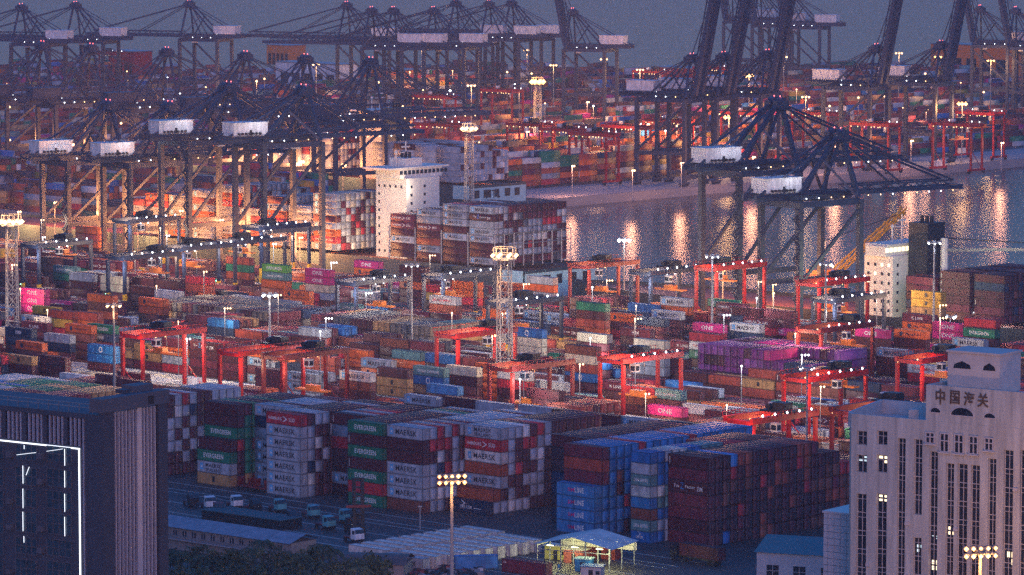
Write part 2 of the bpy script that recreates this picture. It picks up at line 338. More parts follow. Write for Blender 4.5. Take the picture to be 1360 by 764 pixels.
# --- stacked yard: containers seen one by one, then the rest around them
HERO = [ # top-left corner in the picture, height of that top edge, tiers from the top down
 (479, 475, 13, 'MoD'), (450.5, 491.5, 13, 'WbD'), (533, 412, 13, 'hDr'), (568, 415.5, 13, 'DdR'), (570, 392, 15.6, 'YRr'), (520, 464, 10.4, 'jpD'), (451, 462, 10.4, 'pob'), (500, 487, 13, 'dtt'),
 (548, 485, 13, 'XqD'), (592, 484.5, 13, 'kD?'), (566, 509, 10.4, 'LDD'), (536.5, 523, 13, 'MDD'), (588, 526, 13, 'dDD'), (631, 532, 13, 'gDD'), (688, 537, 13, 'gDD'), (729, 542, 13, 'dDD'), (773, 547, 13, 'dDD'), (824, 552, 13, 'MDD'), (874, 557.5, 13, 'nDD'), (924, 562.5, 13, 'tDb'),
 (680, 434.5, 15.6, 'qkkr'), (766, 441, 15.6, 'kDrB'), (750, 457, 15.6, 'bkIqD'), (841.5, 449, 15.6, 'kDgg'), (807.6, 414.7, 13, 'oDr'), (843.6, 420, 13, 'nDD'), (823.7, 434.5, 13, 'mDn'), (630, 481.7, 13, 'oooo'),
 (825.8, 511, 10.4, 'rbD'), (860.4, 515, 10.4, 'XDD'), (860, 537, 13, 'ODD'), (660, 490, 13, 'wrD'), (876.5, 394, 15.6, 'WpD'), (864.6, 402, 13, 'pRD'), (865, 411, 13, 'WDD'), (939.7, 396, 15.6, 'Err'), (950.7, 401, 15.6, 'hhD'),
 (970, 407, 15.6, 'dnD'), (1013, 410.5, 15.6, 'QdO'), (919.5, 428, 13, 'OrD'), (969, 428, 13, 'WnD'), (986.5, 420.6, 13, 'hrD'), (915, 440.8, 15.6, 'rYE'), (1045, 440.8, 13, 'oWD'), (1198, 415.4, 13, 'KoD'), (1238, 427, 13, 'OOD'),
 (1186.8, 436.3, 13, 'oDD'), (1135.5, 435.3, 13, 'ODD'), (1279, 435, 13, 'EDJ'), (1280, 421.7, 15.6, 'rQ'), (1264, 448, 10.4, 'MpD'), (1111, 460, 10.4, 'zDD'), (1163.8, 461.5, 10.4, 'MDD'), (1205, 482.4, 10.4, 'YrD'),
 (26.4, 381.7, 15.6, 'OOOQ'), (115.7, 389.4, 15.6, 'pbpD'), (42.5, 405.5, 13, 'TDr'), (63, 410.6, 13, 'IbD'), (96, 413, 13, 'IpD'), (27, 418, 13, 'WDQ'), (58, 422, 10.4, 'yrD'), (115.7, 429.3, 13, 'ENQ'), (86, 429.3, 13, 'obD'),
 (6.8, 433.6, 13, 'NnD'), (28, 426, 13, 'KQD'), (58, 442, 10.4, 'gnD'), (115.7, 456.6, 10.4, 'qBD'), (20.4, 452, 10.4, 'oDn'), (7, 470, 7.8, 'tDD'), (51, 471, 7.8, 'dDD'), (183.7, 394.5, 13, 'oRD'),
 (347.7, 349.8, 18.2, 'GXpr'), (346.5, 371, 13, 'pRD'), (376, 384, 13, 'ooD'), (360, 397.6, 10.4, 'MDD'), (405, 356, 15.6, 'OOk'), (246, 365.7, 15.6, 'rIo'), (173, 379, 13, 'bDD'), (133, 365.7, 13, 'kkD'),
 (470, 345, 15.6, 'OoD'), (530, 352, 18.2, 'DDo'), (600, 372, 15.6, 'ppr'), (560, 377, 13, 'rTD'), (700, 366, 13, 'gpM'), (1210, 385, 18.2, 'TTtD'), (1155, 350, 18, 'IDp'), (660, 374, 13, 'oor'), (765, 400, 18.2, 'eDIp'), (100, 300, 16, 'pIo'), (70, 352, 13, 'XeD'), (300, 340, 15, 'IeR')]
HB = []
for hi_, (x, y, zt, code) in enumerate(HERO):
    u, w = UW(x, y, zt); c = PT(u + 6.1, w + 1.22); n = len(code); k = 0; z = zt
    for ch in code:
        z -= LO
        if z < -.01: break
        c2 = pick(dict(d=2, D=3, Q=1)) if ch == '?' else ch
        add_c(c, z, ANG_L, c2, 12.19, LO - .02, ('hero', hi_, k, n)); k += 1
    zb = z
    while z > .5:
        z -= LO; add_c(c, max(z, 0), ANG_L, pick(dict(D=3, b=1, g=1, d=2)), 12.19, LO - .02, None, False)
    HB.append((u, w, float(c[0]), float(c[1]), zb, zt))
HBa = np.array(HB)
STRIPS = [(1, 6), (31, 6), (63, 6), (93, 6), (125, 6), (156, 6), (186, 6), (216, 6), (244, 5)]
PYARD = dict(D=11, d=10, Q=9, b=4, I=4, r=3.4, h=2.6, M=2.8, g=2.2, o=1.6, p=1.3, R=.9, E=1.2, e=.8, n=3.4, N=.8, q=.8, B=1.0, O=.7, P=.2, w=1.2, W=.8, k=1.1, X=.5, t=1, J=.8, y=.5, K=.7, m=.6, Y=.4, j=.5, T=.3, z=.5, f=1)
for si, (w0, nr) in enumerate(STRIPS):
    u = -760.0
    while u < 330:
        u += 12.75
        base = 3.35 + 1.2 * math.sin(u * .021 + si * 1.7) + random.uniform(-.6, .6)
        bay = pick(PYARD); gap = random.random() < .05
        for r in range(nr):
            w = w0 + r * 2.72; c = PT(u + 6.1, w + 1.22); sx, sy, _ = PX(c[0], c[1], 5)
            if sx < -60 or sx > 1420: continue
            if any(a - 13 < u < b and c0 - 2.6 < w < d0 for a, b, c0, d0 in FIX): continue
            if -215 < u < -122 and 14 < w < 58:            # low white refrigerated boxes
                if random.random() < .85: add_c(c, 0, ANG_L, 'w' if random.random() < .8 else 'k', 12.19, LO, None, False)
                continue
            nn = int(round(base + random.uniform(-.8, .8)))
            if gap: nn = random.choice((0, 1))
            if w < 5 and u > -40: nn = min(max(nn, 4), 4)
            if w > 240: nn = min(nn, 3)
            du = HBa[:, 0] - u; dw = HBa[:, 1] - w
            if ((np.abs(du) < 12.3) & (np.abs(dw) < 2.5)).any(): continue
            dx = np.abs(HBa[:, 2] - c[0]); dy = HBa[:, 3] - c[1]
            m = (dx < 8) & (dy > 2) & (dy < 130)
            if m.any(): nn = min(nn, int((HBa[m, 4] + dy[m] * .105).min() / LO))
            if any(u - 1 < a < u + 13.2 and w - .9 < b < w + 3.3 for a, b in LEGS): continue
            for k in range(max(0, min(nn, 5))):
                ch = bay if random.random() < .42 else pick(PYARD)
                add_c(c, k * LO, ANG_L, ch, 12.19, LO - .02, ('yard', si, r, k), True)
# quayside odds and middle pier, far terminal
PFAR = dict(D=5, Q=5, b=4, I=4, r=2, p=2.4, o=1, J=3, k=2, w=1, M=2, g=2, B=2, n=3, e=2, P=1, y=.6, j=1, R=2)
for w0 in (404, 432, 460, 488):
    for u in np.arange(-1500, -572, 12.8):
        hgt = random.randint(2, 6)
        for r in range(6):
            c = PT(u, w0 + r * 2.8); sx, sy, _ = PX(c[0], c[1], 5)
            if -60 < sx < 1400:
                for k in range(max(1, hgt + random.randint(-1, 1))): add_c(c, k * LO, ANG_L, pick(PFAR), 12.19, LO - .02, None, False, faces=True)
rowi = 0
for u0 in np.arange(-600, -1880, -29):
    if rowi % 9 == 8: rowi += 1; continue
    rowi += 1
    for w in np.arange(612, 1500, 12.8):
        hgt = 3.2 + 1.7 * math.sin(w * .011 + u0 * .02) + random.uniform(-1, 1)
        if u0 < -760: hgt *= .8
        if u0 < -1200: hgt *= .75
        if random.random() < .06: hgt = 0
        for r in range(4):
            c = PT(u0 - r * 2.8, w + 6); sx, sy, _ = PX(c[0], c[1], 5)
            if -60 < sx < 1430 and sy > 88:
                for k in range(max(0, min(6, int(round(hgt + random.uniform(-1, 1)))))): add_c(c, k * LO, ANG_P, pick(PFAR), 12.19, LO - .02, None, False, faces=u0 > -700)
# containers on the ships' decks
SHIP_W0, DECK = 299.0, 9.5
u_bay = [at_w(x, SHIP_W0) for x in (655,)][0]
SHIP_U1 = u_bay + 14                                  # stern
prev_ = {}
PSHIP = dict(D=5, d=5, Q=3, g=4, M=4, w=1, f=2, r=.5)
for b in range(4):
    heads = ['MD?MMgzM', 'DDDMDMMM', 'DMRDhgMM', 'DDWDhhDD'][b]
    for r in range(15):
        top = [8, 8, 7, 6][b] if r > 0 else [8, 8, 7, 6][b]
        if b and r > 9: top -= 1
        c = PT(u_bay - 6.1 - b * 13.4, SHIP_W0 + 1.5 + r * 2.52)
        for k in range(top):
            ch = heads[k] if r == 0 else (prev_.get(k) if prev_.get(k) and random.random() < .45 else pick(PSHIP)); prev_[k] = ch if r else None
            if ch == '?': ch = 'D'
            add_c(c, DECK + k * LO, ANG_L, ch, 12.19, LO - .02, ('ship', b, r, k), True)
BRIDGE_U = at_w(520, SHIP_W0 + 13)
for b in range(9):
    heads = 'MHoMDMMM'
    for r in range(15):
        c = PT(BRIDGE_U - 16 - 6.1 - b * 13.4, SHIP_W0 + 1.5 + r * 2.52); top = (8, 6, 7, 5, 8, 7, 6, 6, 5)[b] - (1 if r > 10 else 0)
        for k in range(top):
            ch = heads[(k + b * 3) % 8] if r == 0 else pick(dict(M=4, g=4, r=2, w=3, k=2, D=2, h=1))
            add_c(c, DECK + k * LO, ANG_L, ch, 12.19, LO - .02, ('ship2', b, r, k), True)
S2W = 553.0; S2U = at_w(622, S2W)
for b in range(12):
    if b in (4, 5): continue
    for r in range(13):
        for k in range(random.choice((5, 6)) if r else 6):
            add_c(PT(S2U - 14 - b * 13.6, S2W + 2 + r * 2.52), 10 + k * LO, ANG_L, pick(dict(M=4, g=4, h=2, D=3, w=2)), 12.19, LO - .02, None, False)
S3W = 299.0; S3U = at_w(1196, S3W)
for b, (off, top) in enumerate(((8, 5), (22, 6), (36, 6))):
    for r in range(14):
        for k in range(top - (1 if r % 5 == 4 else 0)):
            add_c(PT(S3U + off, S3W + 1.5 + r * 2.52), 6 + k * LO, ANG_L, pick(dict(D=7, d=4, Q=3, n=3, b=1)), 12.19, LO - .02, ('ship3', b, r, k), True)

# --- which containers show largest: a small depth buffer of the stacks and the two office blocks
def pick_largest(items, occl, n, W_=680, H_=382):
    zb = np.zeros((H_, W_)); idb = -np.ones((H_, W_), int); s = W_ / 1360.0
    def quad(P4, ident):
        q = np.array([PX(*p) for p in P4]); q[:, :2] *= s; inv = 1 / q[:, 2] * 0 + q[:, 2]
        x0, x1 = int(max(0, math.floor(q[:, 0].min()))), int(min(W_ - 1, math.ceil(q[:, 0].max())))
        y0, y1 = int(max(0, math.floor(q[:, 1].min()))), int(min(H_ - 1, math.ceil(q[:, 1].max())))
        if x1 < x0 or y1 < y0: return
        xx, yy = np.meshgrid(np.arange(x0, x1 + 1) + .5, np.arange(y0, y1 + 1) + .5)
        inside = np.ones(xx.shape, bool); sg = 0
        ar = sum(q[i, 0] * q[(i + 1) % 4, 1] - q[(i + 1) % 4, 0] * q[i, 1] for i in range(4)); sg = 1 if ar > 0 else -1
        for i in range(4):
            a, b = q[i], q[(i + 1) % 4]
            inside &= sg * ((b[0] - a[0]) * (yy - a[1]) - (b[1] - a[1]) * (xx - a[0])) >= 0
        if not inside.any(): return
        k = F_PX / q[:, 2]; A = np.c_[q[:, 0], q[:, 1], np.ones(4)]; co = np.linalg.lstsq(A, F_PX / k * 0 + 1.0 / q[:, 2], rcond=None)[0]
        d = co[0] * xx + co[1] * yy + co[2]; sub = zb[y0:y1 + 1, x0:x1 + 1]; m = inside & (d > sub)
        sub[m] = d[m]; idb[y0:y1 + 1, x0:x1 + 1][m] = ident
    for i, c in enumerate(items):
        ca, sa = math.cos(c['a']), math.sin(c['a']); hl, hw = c['l'] / 2, 1.22
        cs = [(c['x'] + ca * a * hl - sa * b * hw, c['y'] + sa * a * hl + ca * b * hw) for a, b in ((-1, -1), (1, -1), (1, 1), (-1, 1))]
        z0, z1 = c['z'], c['z'] + c['h']; sx = PX(c['x'], c['y'], z0)
        if not (-80 < sx[0] < 1440 and -20 < sx[1] < 900): continue
        quad([(*p, z1) for p in cs], i)
        for a in range(4):
            p, q = cs[a], cs[(a + 1) % 4]; nx, ny = q[1] - p[1], -(q[0] - p[0])
            if nx * (0 - p[0]) + ny * (0 - p[1]) > 0: quad([(*p, z0), (*q, z0), (*q, z1), (*p, z1)], i)
    for ps, z0, z1 in occl:
        for a in range(len(ps)):
            p, q = ps[a], ps[(a + 1) % len(ps)]; quad([(*p, z0), (*q, z0), (*q, z1), (*p, z1)], -2)
    cnt = np.bincount(idb[idb >= 0], minlength=len(items))
    order = [i for i in np.argsort(-cnt) if items[i]['sel'] and items[i]['where'] and cnt[i] > 0][:n]
    return set(order), cnt

# ------------------------------------------------------------------ office buildings in front
def on_wall(px, py, O, e):
    """along-wall distance and height of a picture point on the wall through O with direction e"""
    a = (px - 680) / F_PX; b = (382 - py) / F_PX
    d = (a, math.cos(PITCH) + b * math.sin(PITCH), -math.sin(PITCH) + b * math.cos(PITCH))
    n = (e[1], -e[0]); t = (n[0] * O[0] + n[1] * O[1]) / (n[0] * d[0] + n[1] * d[1])
    q = (d[0] * t - O[0], d[1] * t - O[1]); return q[0] * e[0] + q[1] * e[1], HC + d[2] * t
class Wall:
    """local frame on a wall: a along e, z up, out = outward normal"""
    def __init__(s, O, e, out): s.O = np.array(O, float); s.e = np.array(e, float); s.o = np.array(out, float)
    def P(s, a, z, d=0.0):
        q = s.O + s.e * a + s.o * d; return (q[0], q[1], z)
    def box(s, mb, a0, a1, z0, z1, d0, d1, m):
        c = s.P((a0 + a1) / 2, (z0 + z1) / 2, (d0 + d1) / 2)
        mb.frame(c, Vector((*(s.e * (a1 - a0) / 2), 0)), Vector((*(s.o * (d1 - d0) / 2), 0)), Vector((0, 0, (z1 - z0) / 2)), m)
    def px(s, x, y): return on_wall(x, y, s.O, s.e)
def yaw_dirs(deg):
    t = R(deg); return np.array([math.cos(t), -math.sin(t)]), np.array([math.sin(t), math.cos(t)])
# right: the pale office block
RL, RW = yaw_dirs(36); RO = G(1133, 549, 57.0)
RTOP = 57.0; wallR = Wall(RO, RL, -RW)
a_right = 62.0
R_foot = [tuple(RO + RW * .0), tuple(RO + RL * a_right), tuple(RO + RL * a_right + RW * 20), tuple(RO + RW * 20 - RL * 6), tuple(RO + RW * 1.5 - RL * 1.6)]
# left: the dark tower
TL, TW = yaw_dirs(36); TO = G(134, 548, 69.0); TTOP = 69.0
wallA = Wall(TO, -TL, -TW); wallB = Wall(TO, TW, TL)
T_foot = [tuple(TO), tuple(TO + TW * 15.5), tuple(TO + TW * 15.5 - TL * 45), tuple(TO - TL * 45)]

occl = [(R_foot, 0, RTOP), (T_foot, 0, TTOP)]
CHOSEN, CNT = pick_largest(CONT, occl, 298)

# ------------------------------------------------------------------ building the containers
BODY = {}; DOOR = {}; LET = {}
def body_mesh(c, l, h):
    k = (c, l, h)
    if k in BODY: return BODY[k]
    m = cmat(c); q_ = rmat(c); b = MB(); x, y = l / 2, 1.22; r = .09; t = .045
    b.box(-x + t, x - t, -y + t, y - t, .05, h - .03, m)
    for sx in (-1, 1):
        for sy in (-1, 1):
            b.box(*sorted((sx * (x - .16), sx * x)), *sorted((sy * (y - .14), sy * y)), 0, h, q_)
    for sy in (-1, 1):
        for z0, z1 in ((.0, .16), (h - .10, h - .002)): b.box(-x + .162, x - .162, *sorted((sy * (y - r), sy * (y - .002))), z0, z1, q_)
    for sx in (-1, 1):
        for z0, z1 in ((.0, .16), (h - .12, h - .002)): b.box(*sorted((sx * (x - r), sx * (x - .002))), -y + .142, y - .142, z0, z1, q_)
    n = int(l / .9)
    for i in range(n):                               # roof bows
        xc = -x + .5 + i * (l - 1) / (n - 1); b.box(xc - .16, xc + .16, -y + .12, y - .12, h - .03, h - .008, m)
    n = int(l / .6)
    for sy in (-1, 1):                               # wall ribs
        for i in range(n):
            xc = -x + .35 + i * (l - .7) / (n - 1); b.box(xc - .13, xc + .13, *sorted((sy * (y - t), sy * (y - .015))), .17, h - .11, m)
    BODY[k] = b.mesh('container_body'); return BODY[k]
def door_mesh(c, h, marked):
    k = (c, h, marked)
    if k in DOOR: return DOOR[k]
    m = cmat(c); b = MB()
    for s in (-1, 1):
        b.box(-.028, .0, *sorted((s * .03, s * 1.06)), .18, h - .15, m)
        for yy in (.3, .75):
            b.box(.001, .04, s * yy - .025, s * yy + .025, .12, h - .14, M_pole)
        b.box(.041, .07, s * .75 - .16, s * .75 + .02, h * .36, h * .36 + .07, M_pole)
    if marked:
        put_text(b, marked, (.03, .12 if marked == 'ZIM' else .1, h - .82), Vector((0, 1, 0)), Vector((0, 0, 1)), .78, .42, M_white)
        if marked == 'ZIM': b.box(.0, .02, .1, .9, h - .93, h - .88, M_white)
    DOOR[k] = b.mesh('container_door'); return DOOR[k]
def logo_into(b, code, l, h, side, conv=None):
    """lettering on the long side; side -1 = local -y wall, +1 = +y wall"""
    f = Vector((1, 0, 0)) if side < 0 else Vector((-1, 0, 0)); up = Vector((0, 0, 1)); y = side * 1.232
    o = Vector((-l / 2, y, 0)) if side < 0 else Vector((l / 2, y, 0))
    for mk in LOGO[code][1]:
        if mk[0] == 't':
            _, s, x0, x1, z0, z1, k = mk; put_text(b, s, o + f * (x0 * l) + up * (z0 * h) + Vector((0, side * .004, 0)), f, up, (x1 - x0) * l, (z1 - z0) * h, MK[k][1])
        elif mk[0] == 'q':
            _, x0, x1, z0, z1, k = mk; q = [(x0, z0), (x1, z0), (x1, z1), (x0, z1)]
            b.poly([o + f * (a * l) + up * (z * h) for a, z in q], MK[k][1])
        elif mk[0] == 's':
            _, xc, zc, k = mk; c = o + f * (xc * l) + up * (zc * h) + Vector((0, side * .006, 0)); pts = []
            for i in range(14):
                r = (.42 if i % 2 == 0 else .17) * h / 2.9; a = math.pi * i / 7; pts.append(c + f * (r * math.sin(a)) + up * (r * math.cos(a)))
            for i in range(0, 14, 2): b.poly([c, pts[i - 1], pts[i], pts[i + 1]], MK[k][1])
        elif mk[0] == 'a':
            _, x0, x1, zc, k = mk; c0 = o + up * (zc * h)
            for sg in (-1, 1): b.poly([c0 + f * (x0 * l) + up * (sg * .24 * h), c0 + f * ((x0 + .03) * l) + up * (sg * .24 * h), c0 + f * (x1 * l), c0 + f * ((x1 - .045) * l)], MK[k][1])
        elif mk[0] == 'o':
            _, xc, zc, rr, k = mk; lay = .003 + (.34 - rr) * .06
            c = o + f * (xc * l) + up * (zc * h) + Vector((0, side * max(lay, .001), 0)); b.poly([c + f * (rr * h * .9 * math.cos(a)) + up * (rr * h * math.sin(a)) for a in np.linspace(0, 2 * math.pi, 15)[:-1]], MK[k][1])
def let_mesh(code, l, h, side=-1):
    k = (code, l, h, side)
    if k not in LET:
        b = MB(); logo_into(b, code, l, h, side); LET[k] = b.mesh('container_lettering') if b.v else None
    return LET[k]
HEROSIDE = ['by the red gantry left of centre']
used_labels = {}
def uniq(lab, k=0):
    return lab
STRIPN = ['nearest', 'second nearest', 'third nearest', 'fourth nearest', 'fifth nearest', 'sixth nearest', 'seventh nearest', 'eighth nearest', 'farthest']
def word_pos(sx, sy):
    h = ['far left edge', 'left', 'left of centre', 'centre', 'right of centre', 'right', 'far right edge'][int(min(6, max(0, sx / 1360 * 7)))]
    return h
def cont_label(c):
    code = c['c']; colr, marks, mw = LOGO[code]; nm, a, k, n = c['where']; base = CW[colr]
    tall = n if isinstance(n, int) else 0
    if nm == 'hero':
        sx, sy, _ = PX(c['x'], c['y'], c['z'] + 1.3); pos = (c['x'] // 3, c['y'] // 3)
        tw = ['top', 'second from top', 'third from top', 'fourth from top', 'fifth from top'][k]
        return base, (mw if code not in 'd' else ''), tw, sx, sy
    return base, mw, None, None, None
def mk_container(i, c):
    colr = LOGO[c['c']][0]; l, h = c['l'], c['h']
    root = empty('shipping_container', (c['x'], c['y'], c['z']), c['a'])
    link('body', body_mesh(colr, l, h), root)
    md = ''
    if c['c'] == 'i': md = 'ZIM'
    elif c['where'] and c['where'][0] == 'the big maroon block' and (i * 7919) % 10 < 3: md = 'ZIM'
    dm = door_mesh(colr, h, md)
    d = link('door', dm, root, (l / 2, 0, 0))
    if md: d['label'] = 'door with a small white mark'
    lm = let_mesh(c['c'], l, h, -1 if c['a'] == ANG_L else 1)
    if lm: link('lettering', lm, root)
    nm, r, k, n = c['where']; base = CW[colr]; mw = LOGO[c['c']][2] if LOGO[c['c']][1] else ''
    if nm in ('hero', 'yard'):
        sx, sy, _ = PX(c['x'], c['y'], c['z'] + 1.3); grp = 'containers in the gantry yard'
        tw = ['topmost', 'second from top', 'third from top', 'fourth from top', 'fifth from top'][k] if nm == 'hero' else ORD[n] + ' tier up'
        pl = hero_place(sx, sy); forms = ['%s container with %s, %s, %s' % (base, mw, tw, pl)] if mw else []
        if mw: forms.append('%s container with %s, %s' % (base, mw, pl))
        forms += ['%s container, %s, %s' % (base, tw, pl), '%s container, %s' % (base, pl)]
    elif nm.startswith('ship'):
        grp = 'containers on the ship decks'
        forms = ['%s container, %s tier, %s row from quay, %s bay of %s' % (base, ORD[n], ORR[k], ORR[r], {'ship': 'the blue ship', 'ship2': 'the ship bow', 'ship3': 'the dark ship'}[nm])]
    else:
        grp = 'containers stacked in the depot'
        forms = ['%s container, %s tier, %s row of %s' % (base, ORD[k], ORR[r], nm)]
        if c['a'] == ANG_P: forms = ['%s container, %s tier, %s column from right, %s' % (base, ORD[k], ORR[r], nm)]
    tag(root, None, 'container', grp); root['label'] = forms[0]; return root, forms
REFS = [(163, 470, 'left red gantry'), (265, 470, 'left red gantry'), (360, 480, 'pair of red gantries'), (625, 465, 'gantry in the centre'), (705, 500, 'dark red gantry'), (850, 500, 'bright red gantry'), (1010, 560, 'orange-lit gantry'),
    (1100, 510, 'lamp mast right of centre'), (1010, 470, 'purple block'), (290, 430, 'left olive block'), (500, 455, 'centre olive block'), (670, 400, 'white lattice tower'), (15, 380, 'left lattice tower'), (900, 380, 'navy gantry'),
    (1120, 410, 'small navy gantry'), (540, 390, 'navy and yellow gantry'), (380, 330, 'upper navy gantry'), (1240, 400, 'dark ship'), (1300, 460, 'office roof'), (150, 330, 'left navy gantry'), (60, 480, 'dark tower roof'), (700, 545, 'depot roofs'), (640, 330, 'blue ship')]
def hero_place(sx, sy):
    b = sorted((math.hypot(sx - x, (sy - y) * 1.5), n, x, y) for x, y, n in REFS)[0]
    dx, dy = sx - b[2], sy - b[3]
    side = ('right of' if dx > 0 else 'left of') if abs(dx) > abs(dy) * 1.3 else ('in front of' if dy > 0 else 'behind')
    return '%s the %s' % (side, b[1])
made = {i: mk_container(i, CONT[i]) for i in sorted(CHOSEN)}
def short(l, m): return next((f for f in l if len(f.split()) <= m), l[-1])
pickd = {i: short(f, 16) for i, (o, f) in made.items()}
for it in range(3):
    seen = {}
    for i, lab in pickd.items(): seen.setdefault(lab, []).append(i)
    for lab, lst in seen.items():
        if len(lst) > 1 and len(lab.split()) > 13: 
            for i in lst: pickd[i] = short(made[i][1], 13)
for lab, lst in seen.items(): pass
seen = {}
for i, lab in pickd.items(): seen.setdefault(lab, []).append(i)
for lab, lst in seen.items():
    lst.sort(key=lambda i: PX(CONT[i]['x'], CONT[i]['y'], CONT[i]['z'])[0]); N = len(lst)
    for j, i in enumerate(lst):
        made[i][0]['label'] = lab if N == 1 else (('leftmost ' + lab) if j == 0 else ('rightmost ' + lab) if j == N - 1 else ORR[j] + ' from left, ' + lab)
# everything else that nobody would count: one mesh with its colours in an attribute
def stuff_containers():
    V = []; QF = []; QC = []; TF = []; TC = []; nv = 0
    cube = np.array([(-1, -1, 0), (1, -1, 0), (1, 1, 0), (-1, 1, 0), (-1, -1, 1), (1, -1, 1), (1, 1, 1), (-1, 1, 1)], float)
    fq = np.array([(4, 5, 6, 7), (0, 1, 5, 4), (1, 2, 6, 5), (2, 3, 7, 6), (3, 0, 4, 7)])
    qv = {}
    for i, c in enumerate(CONT):
        if i in CHOSEN: continue
        ca, sa = math.cos(c['a']), math.sin(c['a']); far = c['y'] > 1700
        col = np.array(COL[LOGO[c['c']][0]]) * random.uniform(.72, 1.2)
        def tr(p): p = np.asarray(p, float); return np.c_[c['x'] + ca * p[:, 0] - sa * p[:, 1], c['y'] + sa * p[:, 0] + ca * p[:, 1], c['z'] + p[:, 2]]
        p = cube * (c['l'] / 2, 1.2, c['h'] - .05) + (0, 0, .03); V.append(tr(p)); QF.append(fq + nv); QC += [col] * 5; nv += 8
        if far: continue
        x = c['l'] / 2; h = c['h']
        # end frame with joint shade put into its colour, door seam and bars
        pts = []; cs = []
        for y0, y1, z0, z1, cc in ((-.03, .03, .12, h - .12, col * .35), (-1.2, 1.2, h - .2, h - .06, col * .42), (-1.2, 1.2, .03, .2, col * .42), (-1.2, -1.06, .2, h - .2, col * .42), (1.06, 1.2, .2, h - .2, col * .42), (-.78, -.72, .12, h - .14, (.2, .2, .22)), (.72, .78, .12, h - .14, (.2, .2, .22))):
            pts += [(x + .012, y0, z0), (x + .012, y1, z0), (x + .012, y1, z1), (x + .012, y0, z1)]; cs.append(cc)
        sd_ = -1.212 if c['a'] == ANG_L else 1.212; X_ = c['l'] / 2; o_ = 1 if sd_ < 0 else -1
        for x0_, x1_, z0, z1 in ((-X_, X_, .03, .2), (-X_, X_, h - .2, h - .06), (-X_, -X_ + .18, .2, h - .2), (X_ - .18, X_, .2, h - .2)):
            pts += [(x0_, sd_, z0), (x1_, sd_, z0), (x1_, sd_, z1), (x0_, sd_, z1)][::o_]; cs.append(col * .42)  # long side edges darkened too, joint shade painted in
        V.append(tr(pts)); n = len(cs); QF.append(np.arange(4 * n).reshape(n, 4) + nv); QC += [np.array(k) for k in cs]; nv += 4 * n
        code = c['c']
        if LOGO[code][1] and c['near']:
            side = -1 if c['a'] == ANG_L else 1
            key = (code, c['l'], c['h'], side)
            if key not in qv:
                b = MB(); logo_into(b, code, c['l'], c['h'], side); inv = {m: np.array(v[0]) for v in MK.values() for m in (v[1],)}
                tri = []; tc = []
                for f, mi in zip(b.f, b.m):
                    for j in range(1, len(f) - 1): tri.append((f[0], f[j], f[j + 1])); tc.append(inv[b.mats[mi]])
                qv[key] = (np.array(b.v), np.array(tri), tc)
            v, t, tc = qv[key]; V.append(tr(v)); TF.append(t + nv); TC += tc; nv += len(v)
    V = np.concatenate(V); Q = np.concatenate(QF); T = np.concatenate(TF) if TF else np.zeros((0, 3), int)
    me = bpy.data.meshes.new('stacked_containers'); me.vertices.add(len(V)); me.vertices.foreach_set('co', V.astype(np.float32).ravel())
    me.loops.add(Q.size + T.size); me.loops.foreach_set('vertex_index', np.concatenate([Q.ravel(), T.ravel()]).astype(np.int32))
    me.polygons.add(len(Q) + len(T))
    me.polygons.foreach_set('loop_start', np.concatenate([np.arange(len(Q)) * 4, Q.size + np.arange(len(T)) * 3]).astype(np.int32))
    me.update(calc_edges=True); me.validate()
    at = me.attributes.new('col', 'FLOAT_COLOR', 'FACE'); ca_ = np.ones((len(Q) + len(T), 4), np.float32)
    ca_[:, :3] = np.array([tuple(x) for x in QC] + [tuple(x) for x in TC]); at.data.foreach_set('color', ca_.ravel())
    m = bpy.data.materials.new('painted_steel'); m.use_nodes = True; n = m.node_tree; bs = n.nodes['Principled BSDF']; bs.inputs['Roughness'].default_value = .68
    a = n.nodes.new('ShaderNodeAttribute'); a.attribute_name = 'col'; g = n.nodes.new('ShaderNodeNewGeometry'); t = n.nodes.new('ShaderNodeTexNoise'); t.inputs['Scale'].default_value = .45; t.inputs['Detail'].default_value = 5
    t.inputs['Roughness'].default_value = .65
    r = n.nodes.new('ShaderNodeMapRange'); r.inputs[1].default_value = .3; r.inputs[2].default_value = .7; r.inputs[3].default_value = .62; r.inputs[4].default_value = 1.22
    s = n.nodes.new('ShaderNodeVectorMath'); s.operation = 'SCALE'
    n.links.new(g.outputs['Position'], t.inputs['Vector']); n.links.new(t.outputs[0], r.inputs[0]); n.links.new(a.outputs['Color'], s.inputs[0]); n.links.new(r.outputs[0], s.inputs['Scale']); n.links.new(s.outputs[0], bs.inputs['Base Color'])
    me.materials.append(m); tag(link('stacked_containers', me), 'mass of stacked shipping containers filling the terminal yards behind', 'containers', None, 'stuff')
stuff_containers()

